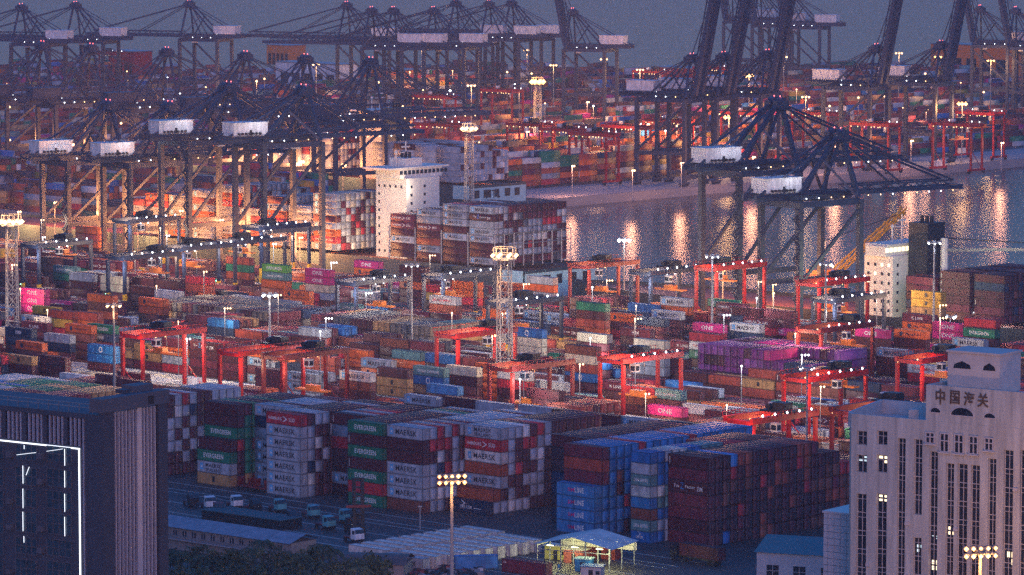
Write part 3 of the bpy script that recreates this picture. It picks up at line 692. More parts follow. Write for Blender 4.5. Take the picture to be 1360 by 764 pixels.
# ------------------------------------------------------------------ ship-to-shore cranes
def sts(hb, ha, raised=False, label='', back=-38.0, out=47.0, twin=False, col=None, detail=True, housem=None, lit=True, gauge=25.0, legm=None):
    TK = 1.0 if detail else .68
    col = col or M_steelblue; legm = legm or M_legpale; by = 10.0
    t = empty('quay_crane', (0, 0, 0)); tag(t, label, 'quay crane')
    for x in (0, -gauge):
        for s in (-1, 1):
            lg = MB().beam((x, s * by, 1.6), (x, s * by, hb - 1.5), 1.7, legm, 1.9).build('leg', t)
            bo = MB()
            for k in (-3, -1, 1, 3): bo.tube((x - .5, s * by + k, .6), (x + .5, s * by + k, .6), .6, M_tyre, n=8)
            bo.box(x - .8, x + .8, s * by - 4, s * by + 4, .9, 1.9, col).build('bogie', lg)
    for x in (0, -gauge):
        MB().beam((x, -by + 1, 4), (x, by - 1, 4), 1.5, legm, 2).build('sill_beam', t)
        MB().beam((x, -by + 1, hb - 2.4), (x, by - 1, hb - 2.4), 1.5, col, 2.2).build('cross_beam', t)
    for s in (-1, 1):
        MB().beam((-1, s * by, hb * .36), (-gauge + 1, s * by, hb * .36), 1.2, legm, 1.7).build('portal_beam', t)
        MB().beam((-.9, s * (by + .2), hb - 5), (-gauge + .9, s * (by + .2), hb * .38 + 1), .9, legm, 1.0).build('brace', t)
        MB().beam((-1, s * by, hb - 2.2), (-gauge + 1, s * by, hb - 2.2), 1.2, col, 1.8).build('side_beam', t)
    g = MB()
    for s in (-1, 1): g.beam((back, s * 3.4, hb), (1.5, s * 3.4, hb), 1.1, col, 2.3)
    for x in np.arange(back + 1, 0, 6): g.box(x - .3, x + .3, -2.8, 2.8, hb - .8, hb - .2, col)
    for x in np.arange(back, 0, 2.5):                       # walkway rail posts and rail
        g.box(x, x + .12, -4.9, -4.78, hb + .4, hb + 1.6, col)
    g.beam((back, -4.85, hb + 1.6), (0, -4.85, hb + 1.6), .14, col); g.box(back, 0, -5, -4, hb + .3, hb + .42, col)
    g.build('girder', t)
    bm = MB(); a = R(79) if raised else 0.0; ca, sa = math.cos(a), math.sin(a)
    def bp(x, y, z): return (1.8 + x * ca - z * sa, y, hb + x * sa + z * ca)
    for s in (-1, 1):
        if twin or True:
            bm.beam(bp(0, s * 3.2, 0), bp(out, s * 3.2, 0), 1.9 if raised else 1.0, col, 2.6 if raised else (1.1 if detail else 1.8))
            bm.beam(bp(0, s * 3.2, 2.4), bp(out - 4, s * 3.2, 2.4), .5, col)
            n = int(out / 4)
            for k in range(n):
                x0 = k * (out - 4) / n; x1 = (k + 1) * (out - 4) / n
                bm.beam(bp(x0, s * 3.2, .4 if k % 2 else 2.4), bp(x1, s * 3.2, 2.4 if k % 2 else .4), .28, col)
    for k in range(int(out / 6)): bm.beam(bp(k * 6 + 1, -3, 0), bp(k * 6 + 1, 3, 0), .5, col)
    bm.beam(bp(out, -3.6, 0), bp(out, 3.6, 0), 1.6, col); bm.build('boom', t)
    af = MB(); hx = -1.5
    for s in (-1, 1):
        af.beam((0, s * (by - 1), hb - 1), (hx, s * 2.2, ha - 1), 1.35 * TK, col); af.beam((-gauge * .82, s * 4, hb + 1), (hx - 1.5, s * 2.2, ha - 1), 1.2 * TK, col)
        af.beam((-gauge * .45, s * 4, hb + 1), (hx - 1, s * 2.2, ha - 3), .8 * TK, col)
        af.beam((0, s * (by - 1), hb - 1), (-gauge * .4, s * 3.4, hb + (ha - hb) * .55), .8 * TK, col)
        af.box(hx - 2.6, hx + 2.2, s * 2.2 - 1.3, s * 2.2 + 1.3, ha - 2.6, ha, col)
        af.tube((hx, s * 2.2 - 1.5, ha - .2), (hx, s * 2.2 + 1.5, ha - .2), 1.3, col, n=8)
    af.beam((hx, -2.5, ha - 1), (hx, 2.5, ha - 1), 1.0, col); af.box(hx - 3, hx + 3, -4, 4, ha - 3.1, ha - 2.9, col)
    af.build('a_frame', t)
    st = MB()
    for s in (-1, 1):
        if not raised:
            for f in (.45, .93): st.beam((hx + .5, s * 2.4, ha - 1.2), bp(out * f, s * 3.2, 2.4), .62 * TK, col)
        else:
            st.beam((hx + .5, s * 2.4, ha - 1.2), bp(out * .55, s * 3.2, 2.4), .35, col)
        for f in (.55, .95): st.beam((hx - 1, s * 2.4, ha - 1.2), (back * f, s * 3.4, hb + 1.2), .62 * TK, col)
    st.build('stay', t)
    h = MB(); hx0, hx1 = -34, -19.5
    h.box(hx0, hx1, -4.0, 4.0, hb + 1.3, hb + 6.0, housem or M_house); h.box(hx0 - .3, hx1 + .3, -4.3, 4.3, hb + 6.02, hb + 6.3, housem or M_house)
    hs = h.build('machinery_house', t)
    e = MB(); e.box(hx1 + .005, hx1 + .06, 1.6, 3.4, hb + 2.5, hb + 5, M_black).box(hx1 + .062, hx1 + .08, 1.9, 2.9, hb + 3.0, hb + 3.5, M_white).box(hx1 + .062, hx1 + .08, 2.1, 3.1, hb + 4.0, hb + 4.5, M_white); e.build('emblem', hs)
    if detail:
        vv = MB()
        for k in range(7): vv.tube((hx0 + 2 + k * 1.5, -4.05, hb + 2.2), (hx0 + 2 + k * 1.5, -4.9, hb + 2.2), .45, M_dark, n=6)
        vv.build('vent', hs)
        rl_ = MB()
        for k in range(9): x = hx0 + .2 + k * 1.75; rl_.beam((x, -4.2, hb + 6.3), (x, -4.2, hb + 7.3), .1, col)
        rl_.beam((hx0, -4.2, hb + 7.3), (hx1, -4.2, hb + 7.3), .1, col); rl_.box((hx0 + hx1) / 2 - .5, (hx0 + hx1) / 2 + .5, -4.06, -4.01, hb + 1.4, hb + 3.5, M_dark); rl_.build('roof_rail', hs)
        sw = MB(); z = 3.0; s_ = 1
        while z < hb - 5:                                     # zigzag stair up the landside leg
            sw.beam((-gauge - 1.4, -by + (-1.6 if s_ > 0 else 1.6), z), (-gauge - 1.4, -by + (1.6 if s_ > 0 else -1.6), z + 3.2), .35, col, .5); sw.box(-gauge - 2, -gauge - .9, -by - 2.2, -by + 2.2, z + 3.15, z + 3.3, col); z += 3.2; s_ = -s_
        sw.build('stair', t)
    tr = MB().box(-14, -7, -2.6, 2.6, hb - 1.9, hb - 1.2, M_dark).box(-6.5, -4, -1.2, 1.2, hb - 4.4, hb - 1.9, M_house); tr.build('trolley_cab', t)
    if lit:
        li = MB()
        for x in np.arange(-18, out - 2, 5.2):
            if raised and x > 0: continue
            li.bulb((x, -4.6, hb - .9), .26 if detail else .3, E_warm if int(x) % 3 else E_white)
        for x in np.arange(-18, 0, 6): li.bulb((x, 4.6, hb - .9), .24, E_white)
        if raised:
            for k in range(5): li.bulb(bp(8 + k * 10, -3.9, 0), .3, E_white)
        li.bulb((hx1 + .9, -3, hb + 1.0), .35, E_white); li.build('walkway_lights', t)
        MB().bulb((hx, -1.6, ha + 1.4), .26, E_red).bulb((hx, 1.6, ha + 1.4), .26, E_red).build('warning_light', t)
    return t
ANG_W = math.atan2(WD[1], WD[0])
YAW_B = ANG_W - R(11)
def place(t, p, rz, label=None, group=None, z=0.0):
    t.location = (float(p[0]), float(p[1]), z); t.rotation_euler = (0, 0, rz)
    if label: t['label'] = label
    if group: t['group'] = group
    return t
near = [ # apex column, apex row, girder row, label
 (150, 137, 204, 'quay crane at far left whose white machine house is biggest'), (232, 139, 207, 'low quay crane with its white house between two taller cranes'),
 (310, 113, 178, 'lattice boom quay crane, left of the two beside the lit bays'), (409, 117, 181, 'lattice boom quay crane reaching over the white ship bridge'),
 (1035, 133, 216, 'tall quay crane over the water, left of the dark ship'), (1115, 175, 256, 'lower quay crane right of the tall one, boom over the basin')]
for x, ya, yb, lab in near:
    w = QW - 3.5; u, ha = at_w(x, w, ya); _, hb = at_w(x, w, yb)
    place(sts(hb, ha, False, lab, detail=True), PT(u, w), YAW_B, lab, 'near quay cranes'); hq = PT(u, w) + np.array([math.cos(YAW_B) * -24 + math.sin(YAW_B) * 9, math.sin(YAW_B) * -24 - math.cos(YAW_B) * 9]); lamp(hq[0], hq[1], hb + 7, 230, (.9, .93, 1), .4)  # added lamp that brightens the machinery house
prot = None
mid = [(62, 'leftmost'), (127, 'second from left'), (227, 'third from left'), (331, 'fourth from left'), (411, 'fifth from left'), (497, 'rightmost')]
for x, nm in mid:
    w = 546.0; u, ha = at_w(x, w, 80)
    if prot is None: _, hb = at_w(497, w, 155); _, ha = at_w(497, w, 80); prot = sts(hb, ha, False, '', out=56, detail=False, housem=M_steelblue); t = prot
    else: t = copy_tree(prot)
    place(t, PT(u, w), YAW_B - R(4), '%s quay crane of the middle pier row, dark twin headed frame' % nm, 'middle pier cranes')
prot = None
for x, nm in ((922, 'leftmost'), (964, 'second from left'), (1022, 'third from left'), (1166, 'fourth from left'), (1252, 'rightmost')):
    # rail line along the far quay, u = -548
    lo, hi = 400., 1400.
    for _ in range(50):
        m = (lo + hi) / 2; p = PT(-548, m)
        if PX(p[0], p[1], 0)[0] < x: lo = m
        else: hi = m
    if prot is None: prot = sts(42, 60, True, '', detail=False, out=64); t = prot
    else: t = copy_tree(prot)
    place(t, PT(-548, m), ANG_L + R(14), '%s quay crane on the far quay with its boom raised' % nm, 'far quay cranes with raised booms')
def far_ground(x, yap, h): 
    # ground point whose apex of height h shows at (x, yap)
    return G(x, yap, h)
prot = None
far = [(25, 8), (97, 5), (248, 3), (457, 5), (490, 12), (519, 12), (572, 12), (602, 2), (646, 3), (676, 2)]
for k, (x, y) in enumerate(far):
    if prot is None: prot = sts(43, 63, False, '', detail=False, out=64); t = prot
    else: t = copy_tree(prot)
    nm = ('leftmost', 'second from left', 'third from left', 'fourth from left', 'fifth from left', 'sixth from left', 'seventh from left', 'eighth from left', 'ninth from left', 'rightmost')[k]
    place(t, G(x, y, 63), ANG_L + math.pi + R(22), '%s crane of the hazy row far behind, boom to the left' % nm, 'distant hazy cranes')
prot2 = sts(43, 63, True, '', detail=False, out=64)
for k, (x, y) in enumerate(((757, 10), (968, -20), (1006, -16), (1046, -14), (1298, 6), (1345, 8))):
    t = prot2 if k == 0 else copy_tree(prot2)
    place(t, G(x, y + 4, 63), ANG_L + math.pi + R(22), '%s distant crane with its boom raised, in the haze' % ('leftmost', 'second from left', 'third from left', 'fourth from left', 'fifth from left', 'rightmost')[k], 'distant cranes with raised booms')

# ------------------------------------------------------------------ rubber tyred gantries
def rtg(h, kind, label):
    c = {'r': M_red, 'R': M_red, 'd': M_dkred, 'n': M_navy}[kind]; t = empty('yard_gantry', (0, 0, 0)); tag(t, label, 'gantry crane'); S, B = RSPAN, RBASE
    for x in (0, S):
        for y in (0, -B):
            if kind == 'n':
                lg = MB().box(x - .5, x + .5, y - .45, y + .45, 8, h - 1.8, c).build('leg', t); MB().box(x - .58, x + .58, y - .5, y + .5, 1.8, 7.99, M_yel).build('leg_base', lg)
            else: lg = MB().box(x - .45, x + .45, y - .42, y + .42, 1.8, h - 1.8, c).build('leg', t)
        sb = MB().box(x - .5, x + .5, -B - 2, 2, 1.2, 2.3, c); sb.build('sill_beam', t)
        for y in (1.2, -B - 1.2):
            MB().tube((x - .5, y, .8), (x + .5, y, .8), .8, M_tyre, n=12).build('wheel', t)
        MB().box(x - .5, x + .5, -B + .6, -.6, h - 1.7, h - .7, c).build('end_beam', t)
        MB().beam((x, -.6, h * .45), (x, -B + .6, 2.5), .25, c).build('brace', t)
    for y in (0, -B):
        b = MB().box(-.7, S + .7, y - .5, y + .5, h - 1.45, h, c)
        for x in np.arange(-.8, S + .8, 1.6): b.box(x, x + .1, y + (.62 if y == 0 else -.72), y + (.72 if y == 0 else -.62), h - .4, h + 1.0, c)
        yy = .67 if y == 0 else -.67; b.beam((-.8, y + yy, h + 1), (S + .8, y + yy, h + 1), .12, c); b.build('girder', t)
    tx = S * random.choice((.3, .45, .62, .75))
    tr = MB().box(tx - 2.6, tx + 2.6, -B + .2, -.2, h + .05, h + .5, M_dark).box(tx - 1.4, tx + 1.6, -B + 1.2, -3.4, h + .5, h + 2.4, M_dark)
    tr.tube((tx - 2.2, -2.6, h + 1.3), (tx + 2.2, -2.6, h + 1.3), .75, M_dark); tr.box(tx + .4, tx + 2.4, -2, -.6, h + .5, h + 2.0, M_house if kind != 'n' else M_dark); tr.build('trolley', t)
    cb = MB().box(tx - 4.6, tx - 2.9, -B + 1, -B + 3, h - 4.4, h - 2.2, M_house).build('cab', t); MB().box(tx - 4.65, tx - 4.61, -B + 1.2, -B + 2.8, h - 4.0, h - 2.7, M_glass).box(tx - 4.4, tx - 3.1, -B + .94, -B + .98, h - 4.0, h - 2.7, M_glass).build('cab_window', cb)
    zs = h * random.choice((.42, .55, .66, .78)); sp = MB()
    sp.box(tx - 1.2, tx + 1.2, -B / 2 - 6.0, -B / 2 + 6.0, zs, zs + .5, M_orange).box(tx - 1.1, tx + 1.1, -B / 2 - 2, -B / 2 + 2, zs + .5, zs + 1.7, M_orange).build('spreader', t)
    cbm = MB()
    for dx in (-1, 1):
        for dy in (-1.5, 1.5): cbm.beam((tx + dx, -B / 2 + dy, zs + 1.7), (tx + dx, -B / 2 + dy, h), .09, M_dark)
    cbm.build('hoist_cable', t)
    eh = MB().box(S - .9, S + .9, -B + 2, -2, 2.32, 5.0, M_house if kind != 'n' else M_yel); eh.build('engine_house', t)
    li = MB(); Em = E_white if kind == 'n' else E_warm
    for x in np.arange(1.5, S, 4.2): li.bulb((x, .95, h - 1.9), .27, Em); 
    if kind in 'nR' or random.random() < .4:
        for x in np.arange(2.5, S, 4.6): li.bulb((x, -B - .9, h + .5), .36, E_white)
    for dx in (-1.8, 1.8): li.bulb((tx + dx, -B / 2, h - 2.1), .3, Em)
    li.build('floodlights', t)
    gl = MB().bulb((-.2, .9, 3.6 if kind != 'n' else 7.5), .36, E_green).build('signal_light', t) if kind == 'n' else None
    return t, tx
RN_ = ['red gantry over the white boxes at left', 'red gantry, left of the overlapping pair', 'dark red gantry, right of the overlapping pair', 'red gantry beside the centre olive block', 'dark red gantry with an orange spreader in the centre',
 'bright red gantry with red sill in the centre', 'orange lit gantry behind the big maroon block', 'gantry between the lamp mast and the office block', 'orange lit gantry beside the tall quay crane leg', 'long dark orange gantry before the barge crane',
 'low gantry with a spreader behind the purple block', 'gantry just above the office block roof', 'pinkish red gantry before the basin mooring', 'red gantry rising beside the office block corner',
 'navy gantry topmost at left, under the quay cranes', 'navy gantry with yellow feet at far left of the group', 'navy gantry second in the left group', 'navy gantry before the lit pale bays', 'navy gantry left of the white sign box',
 'navy gantry touching the blue ship stack', 'navy gantry right of the white lattice tower', 'navy gantry beside the bright white harbour light', 'small navy gantry before the dark ship', 'navy gantry beside the left lattice tower', 'navy gantry in the middle of the left group']
for k, (u, w, z, c) in enumerate(RPOS):
    t, tx = rtg(z, c, RN_[k]); p = PT(u, w); t.location = (p[0], p[1], 0); t.rotation_euler = (0, 0, ANG_W); t['group'] = 'yard gantry cranes'
    q = PT(u + RBASE / 2, w + tx); col = WHT if c == 'n' else (1.0, .36, .14)
    q2 = PT(u + RBASE / 2 + 2, w + tx + 3)
    lamp(q[0], q[1], z - 2.6, 520 if c != 'n' else 1800, col if c != 'n' else (1.0, .62, .38), .5)
    if c == 'R': lamp(*PT(u + RBASE + 6, w + 4), z - 3, 1500, (1, .5, .3), .5)
    lamp(*PT(u + RBASE + 1.5, w - 3), z - 4, 750 if c != 'n' else 1700, (1, .62, .38) if c != 'n' else (1, .8, .62), .5)

# ------------------------------------------------------------------ ships
M_hull = mat('hull_blue', (.03, .06, .08), .5, 0, .2); M_hulldk = mat('hull_dark', (.015, .018, .03), .5, 0, .2); M_super = mat('ship_white', (.84, .80, .72), .5, 0, .14)
M_deck = mat('deck_red', (.20, .06, .04), .7, 0, .3)
def ship(u1, w0, length, beam, deck, label, group, hullm, bridge_u, bridge_h, funnel, emitwin=None, bl=14.0, ins=13.0, wings=.45):
    """stern at u1, bow towards -u; local x along LD"""
    p = PT(u1, w0 + beam / 2); t = empty('container_ship', (p[0], p[1], -4), ANG_L); tag(t, label, 'ship', group)
    hb = beam / 2; D = deck + 4
    def outline(k, x0): return [(x0, -hb * k), (x0 + 0, hb * k)]
    o = [(-length, 0), (-length + 22, -hb * .55), (-length + 48, -hb), (-10, -hb), (0, -hb * .93), (0, hb * .93), (-10, hb), (-length + 48, hb), (-length + 22, hb * .55)]
    h = MB(); h.extrude(o, .1, D - 1.2, hullm, M_deck); hu = h.build('hull', t)
    b = MB()                                                  # bulwark rail round the deck
    for a in range(len(o)):
        q, r = o[a], o[(a + 1) % len(o)]; b.beam((q[0] * .999, q[1] * .99, D - .6), (r[0] * .999, r[1] * .99, D - .6), .3, hullm, 1.1)
    b.build('bulwark', t)
    MB().box(.005, .018, -hb * .92, hb * .92, 2, D - .1, mat('transom_blue', (.36, .64, .72), .5, 0, .2)).box(-9.5, -.3, -hb * .955 - .9, -hb * .95, D - 6, D - .1, mat('transom_blue', (.36, .64, .72), .5, 0, .2)).build('transom', t)
    for yy, ww in ((-hb * .72, 3.0), (-hb * .38, 4.2), (-hb * .05, 2.6), (hb * .3, 3.4), (hb * .62, 3.2)):    # openings in the stern wall
        MB().box(.02, .12, yy - ww / 2, yy + ww / 2, D - 5.6, D - 2.2, M_dark).build('stern_opening', hu)
    bx = bridge_u - u1; zt = bridge_h + 4
    r = MB(); r.box(bx - bl / 2, bx + bl / 2, -hb + ins, hb - 11, D - 1.2, zt - 5, M_super); sup = r.build('superstructure', t)
    br = MB(); br.box(bx - bl / 2 + 2, bx + bl / 2 - 1.5, -hb + ins - 2, hb - 8, zt - 5, zt - 1.6, M_super).box(bx - bl / 2 + 1, bx + bl / 2 - 1, -hb + 5, hb - 5, zt - 1.6, zt - 1.0, M_super); brd = br.build('bridge', t)
    w = MB()
    for yy in np.arange(-hb + ins - 2, hb - 6, 2.1): w.box(bx - bl / 2 + 1.9, bx - bl / 2 + 1.98, yy, yy + 1.5, zt - 3.6, zt - 2.2, M_glass).box(bx + bl / 2 - 1.48, bx + bl / 2 - 1.4, yy, yy + 1.5, zt - 3.6, zt - 2.2, emitwin or M_glass)
    w.build('bridge_window', brd)
    w = MB(); nf = int((zt - 5 - D) / 3)
    for f in range(nf):
        for x in np.arange(bx - bl / 2 + 1.2, bx + bl / 2 - 1.2, 2.9 if ins < 10 or f in (0, nf - 1) else 400): w.box(x, x + .9, -hb + ins - .07, -hb + ins - .01, D + f * 3 + .6, D + f * 3 + 1.6, M_glass if random.random() < .7 or not emitwin else emitwin)
        for yy in np.arange(-hb + ins + 2, hb - 13, 6.8): w.box(bx + bl / 2 + .01, bx + bl / 2 + .07, yy, yy + 1, D + f * 3 + .6, D + f * 3 + 1.6, M_glass)
    w.build('cabin_window', sup)
    fm, fx, fh = funnel; f = MB(); f.box(bx + fx - 4, bx + fx + 4, -4.5, 4.5, D - 1, zt + fh, fm)
    for k in (-2, 0, 2): f.tube((bx + fx + k, 0, zt + fh), (bx + fx + k, 0, zt + fh + 2.2), .6, M_dark)
    f.build('funnel', t)
    m = MB(); m.tube((bx, 0, zt - 1), (bx, 0, zt + 8), .35, M_super, .2); m.beam((bx, -3, zt + 4), (bx, 3, zt + 4), .3, M_super); m.beam((bx, -2, zt + 6), (bx, 2, zt + 6), .5, M_super); m.tube((bx, -5, zt - 1), (bx, -5, zt + 3.5), .25, M_super); m.bulb((bx, -5, zt + 4.2), .9, M_super); m.build('mast', t)
    return t
ship(SHIP_U1, SHIP_W0, 330, 41, DECK - 1, 'huge container ship with light blue hull and high cream bridge at the quay', 'moored ships', M_hull, BRIDGE_U, at_w(520, SHIP_W0 + 13, 236)[1] + 5, (M_super, 0, 2), None, 16.0)
q = PT(BRIDGE_U - 3, SHIP_W0 + 1.5); lamp(q[0], q[1], 13, 3500, (1, .62, .32), .5); q = PT(BRIDGE_U + 11, SHIP_W0 + 10); lamp(q[0], q[1], 33, 900, (1, .8, .6), .5)  # added warm lamps that brighten the bridge walls, no fixtures
t = ship(S2U, S2W, 320, 38, 9, 'second blue hulled ship behind, only its stern showing under the lattice mast', 'moored ships', M_hull, S2U - 75, 40, (M_hull, 11, 0))
put = MB(); put_text(put, 'MTL', (.16, -8, 7), Vector((0, 1, 0)), Vector((0, 0, 1)), 9, 3.6, M_black); put.build('stern_lettering', t)
t = ship(S3U + 66, S3W, 230, 36, 5, 'dark ship at right with a pale green lit bridge and black funnel', 'moored ships', M_hulldk, at_w(1184, S3W + 13), 29, (M_hulldk, 10.5, 6), E_winwarm, 12.0, 6.0)
# lashing frames between the bays of the blue ship
for b in range(5):
    f = MB(); x = u_bay + .3 - b * 13.4 + (0.0); c0 = PT(x, SHIP_W0 + .5); c1 = PT(x, SHIP_W0 + 40)
    for k in range(9):
        q = c0 + (c1 - c0) * k / 8; f.beam((*q, DECK - 1), (*q, DECK + 11), .4, M_pole)
    for z in (DECK + 3, DECK + 7, DECK + 11): f.beam((*c0, z), (*c1, z), .35, M_pole)
    tag(f.build('lashing_frame'), '%s steel lashing frame between container bays of the blue ship' % ('rear', 'second', 'third', 'fourth', 'front')[b], 'frame', 'lashing frames on the blue ship')
# jib stowed on the dark ship
q = PT(at_w(1188, 285), 285); lamp(q[0], q[1] - 4, 18, 3200, (.85, 1, .6), .5)  # added greenish lamp in front, lights the dark ship's bridge
j = MB(); a = PT(S3U + 2, S3W + 20); b = PT(S3U + 62, S3W + 24); j.beam((*a, 26), (*b, 30), .7, M_pole, 1.0); j.beam((*a, 30), (*b, 30.5), .3, M_dark)
j.beam((*b, 27), (*b, 30), 1.4, M_orange); j.tube((*a, 5), (*a, 30), 1.3, M_super); tag(j.build('deck_crane'), 'pale ship crane with a long level jib above the dark ship stacks', 'deck crane')
# barge crane with a yellow jib
t = empty('barge_crane', (*PT(at_w(1098, 318), 318), -4), ANG_W - R(12)); tag(t, 'floating crane with orange cab and raised yellow lattice jib', 'barge crane')
MB().box(-22, 16, -9, 9, 0, 4, M_hulldk).box(-21, 15, -8.6, 8.6, 4.0, 4.1, M_deck).build('barge_hull', t)
MB().tube((0, 0, 4), (0, 0, 16), 2.2, M_orange, 1.8).box(-6.5, 2.5, -3, 3, 16, 20.5, M_orange).beam((-3, 0, 20), (-1.5, 0, 30), 1.2, M_super).build('tower', t)
jb = MB(); n = 9; P0 = Vector((2, 0, 17)); P1 = Vector((33, 0, 38))
for sy in (-1.6, 1.6):
    for up in (0, 2.2): jb.beam(P0 + Vector((0, sy, up)), P1 + Vector((0, sy * .6, up * .6)), .45, M_yel)
    for k in range(n):
        a = P0.lerp(P1, k / n); b = P0.lerp(P1, (k + 1) / n); jb.beam(a + Vector((0, sy, 0)), b + Vector((0, sy, 2.0)), .25, M_yel); jb.beam(a + Vector((0, -sy, 0)), b + Vector((0, sy, 0)), .25, M_yel)
jb.build('jib', t); MB().beam((-1.5, 0, 30), P1, .2, M_dark).build('jib_stay', t)
MB().bulb((-1, -3, 22), .5, E_warm).bulb((4, 2, 21), .4, E_white).build('work_lamp', t)
q = PT(at_w(1100, 310), 310); lamp(q[0] - 3, q[1] - 8, 24, 4000, WARM)

# ------------------------------------------------------------------ light masts and lattice towers
def lattice(h, wdt, m, em, label, heads=8, p=(0, 0), bul=.55):
    t = empty('lattice_tower', (p[0], p[1], 0), .3); tag(t, label, 'light tower'); b = MB(); r = wdt / 2; n = int(h / wdt / 1.1)
    cs = [(-r, -r), (r, -r), (r, r), (-r, r)]
    for c in cs: b.beam((*c, 0), (c[0] * .8, c[1] * .8, h), .24, m)
    for k in range(n):
        z0, z1 = h * k / n, h * (k + 1) / n
        for i in range(4):
            a, c = cs[i], cs[(i + 1) % 4]; f0, f1 = 1 - .2 * z0 / h, 1 - .2 * z1 / h
            b.beam((a[0] * f0, a[1] * f0, z0), (c[0] * f1, c[1] * f1, z1), .13, m); b.beam((a[0] * f0, a[1] * f0, z0), (c[0] * f0, c[1] * f0, z0), .13, m)
            b.beam((c[0] * f0, c[1] * f0, z0), (a[0] * f1, a[1] * f1, z1), .13, m)
    b.build('lattice', t); R1 = r * 1.7; pf = MB(); pf.tube((0, 0, h), (0, 0, h + .3), R1, m, n=12)
    for k in range(12):
        a = 2 * math.pi * k / 12; pf.beam((R1 * math.cos(a), R1 * math.sin(a), h), (R1 * math.cos(a), R1 * math.sin(a), h + 3.4), .14, m)
    for z in (1.7, 3.4):
        for k in range(12):
            a, c = 2 * math.pi * k / 12, 2 * math.pi * (k + 1) / 12; pf.beam((R1 * math.cos(a), R1 * math.sin(a), h + z), (R1 * math.cos(c), R1 * math.sin(c), h + z), .14, m)
    pf.build('platform', t); l = MB()
    for k in range(heads):
        a = 2 * math.pi * k / heads; l.bulb((R1 * 1.08 * math.cos(a), R1 * 1.08 * math.sin(a), h + 1.2), bul, em)
    l.build('lamp_ring', t); return t
def by_top(px, yt, h): return G(px, yt, h)
TW_ = [(670, 345, 42, 3.9, E_warm, 'white lattice light tower in the centre before the ship stern', 9000, WARM, .6), (15, 300, 42, 3.6, E_warm, 'white lattice light tower at the far left edge with a lit head', 9000, WARM, .8),
    (623, 175, 40, 3.4, E_warm, 'lit lattice tower standing on the far quay beside the bridge', 9000, WARM, .8), (714, 112, 38, 3.4, E_sod, 'lattice tower with a blazing sodium head in the far yard', 26000, SOD, 1.3)]
for x, y, h, wd_, em, lab, pw, col, bu in TW_:
    p = by_top(x, y, h); lattice(h, wd_, M_wcol, em, lab, p=p, bul=bu); lamp(p[0] - 3, p[1] - 5, h + 4.5, pw, col, 1.0)
    lamp(p[0] - 3.4, p[1] - 4.5, h * .45, pw * .015, (1, .9, .78), .4)  # added weak lamp beside the tower to brighten its lattice
def mast(px, yt, h, label, em, pw, col, bul=.42, r0=.5, group='yard light masts', style=0, oncol=None):
    p = by_top(px, yt, h); t = empty('light_mast', (p[0], p[1], 0), .2); tag(t, label, 'light mast', group)
    MB().tube((0, 0, 0), (0, 0, h), r0, oncol or M_pole, r0 * .5, n=10).box(-.7, .7, -.7, .7, 0, .5, M_conc).build('pole', t)
    hd = MB(); hd.tube((0, 0, h - .4), (0, 0, h), 1.0, M_pole)
    N = 6 if style == 0 else 4
    if style == 2:
        for z_ in (-1.0, .3):
            for x_ in (-2.6, -1.3, 0, 1.3, 2.6): hd.box(x_ - .45, x_ + .45, -.3, .3, h + z_, h + z_ + .35, M_pole)
            hd.beam((-2.8, .35, h + z_ + .1), (2.8, .35, h + z_ + .1), .18, M_pole)
    for k in range(N if style != 2 else 0):
        a = 2 * math.pi * k / N + .3; x, y = 2.0 * math.cos(a), 2.0 * math.sin(a); hd.beam((0, 0, h - .2), (x, y, h + .1), .16, M_pole); hd.box(x - .5, x + .5, y - .35, y + .35, h + .0, h + .35, M_pole)
    hd.build('head_frame', t); l = MB()
    if style == 2:
        for z_ in (-1.0, .3):
            for x_ in (-2.6, -1.3, 0, 1.3, 2.6): l.bulb((x_, -.45, h + z_ - .1), bul * random.uniform(.8, 1.05), em)
    for k in range(N if style != 2 else 0):
        a = 2 * math.pi * k / N + .3; l.bulb((2.0 * math.cos(a), 2.0 * math.sin(a), h - .35), bul, em)
    l.build('lamp_head', t)
    if pw: lamp(p[0], p[1] - .2, h - 2.6, pw, col, .6 if p[1] < 1700 else 2.2)
    return t
mast(600, 634, 32, 'tall foreground light mast with blazing orange lamps before the depot lot', E_sod, 9000, SOD, .44, .5, style=2, oncol=M_wcol)
mast(1302, 730, 40, 'bright orange lamp mast in front of the pale office block', E_sod, 9000, SOD, .44, .5, style=2, oncol=M_wcol)
mast(1072, 488, 33, 'slim mast with white head right of the maroon block', E_white, 0, WARM, .22, .38, style=1)  # head whitened by glowing bulbs, without a lamp
mast(358, 391, 30, 'mast with pale lit head before the left olive block', E_white, 2500, (1, .85, .7), .5)
mast(547, 352, 32, 'thin mast crossing the centre olive block', E_white, 0, WHT, .2, .34)
mast(151, 405, 30, 'mast with three lamps beside the left red gantry', E_warm, 2000, WARM, .42)
mast(946, 340, 33, 'thin mast before the orange gantry near the tall crane leg', E_white, 700, WHT, .3)
mast(1097, 350, 33, 'thin mast beside the long dark orange gantry', E_white, 0, WHT, .2)
mast(1241, 322, 36, 'thin mast before the dark ship', E_white, 800, WHT, .3)
mast(829, 318, 22, 'short mast with a dazzling white lamp by the water', emat('lamp_star', (.85, 1, .98), 6), 5000, (.8, 1, .95), .7)
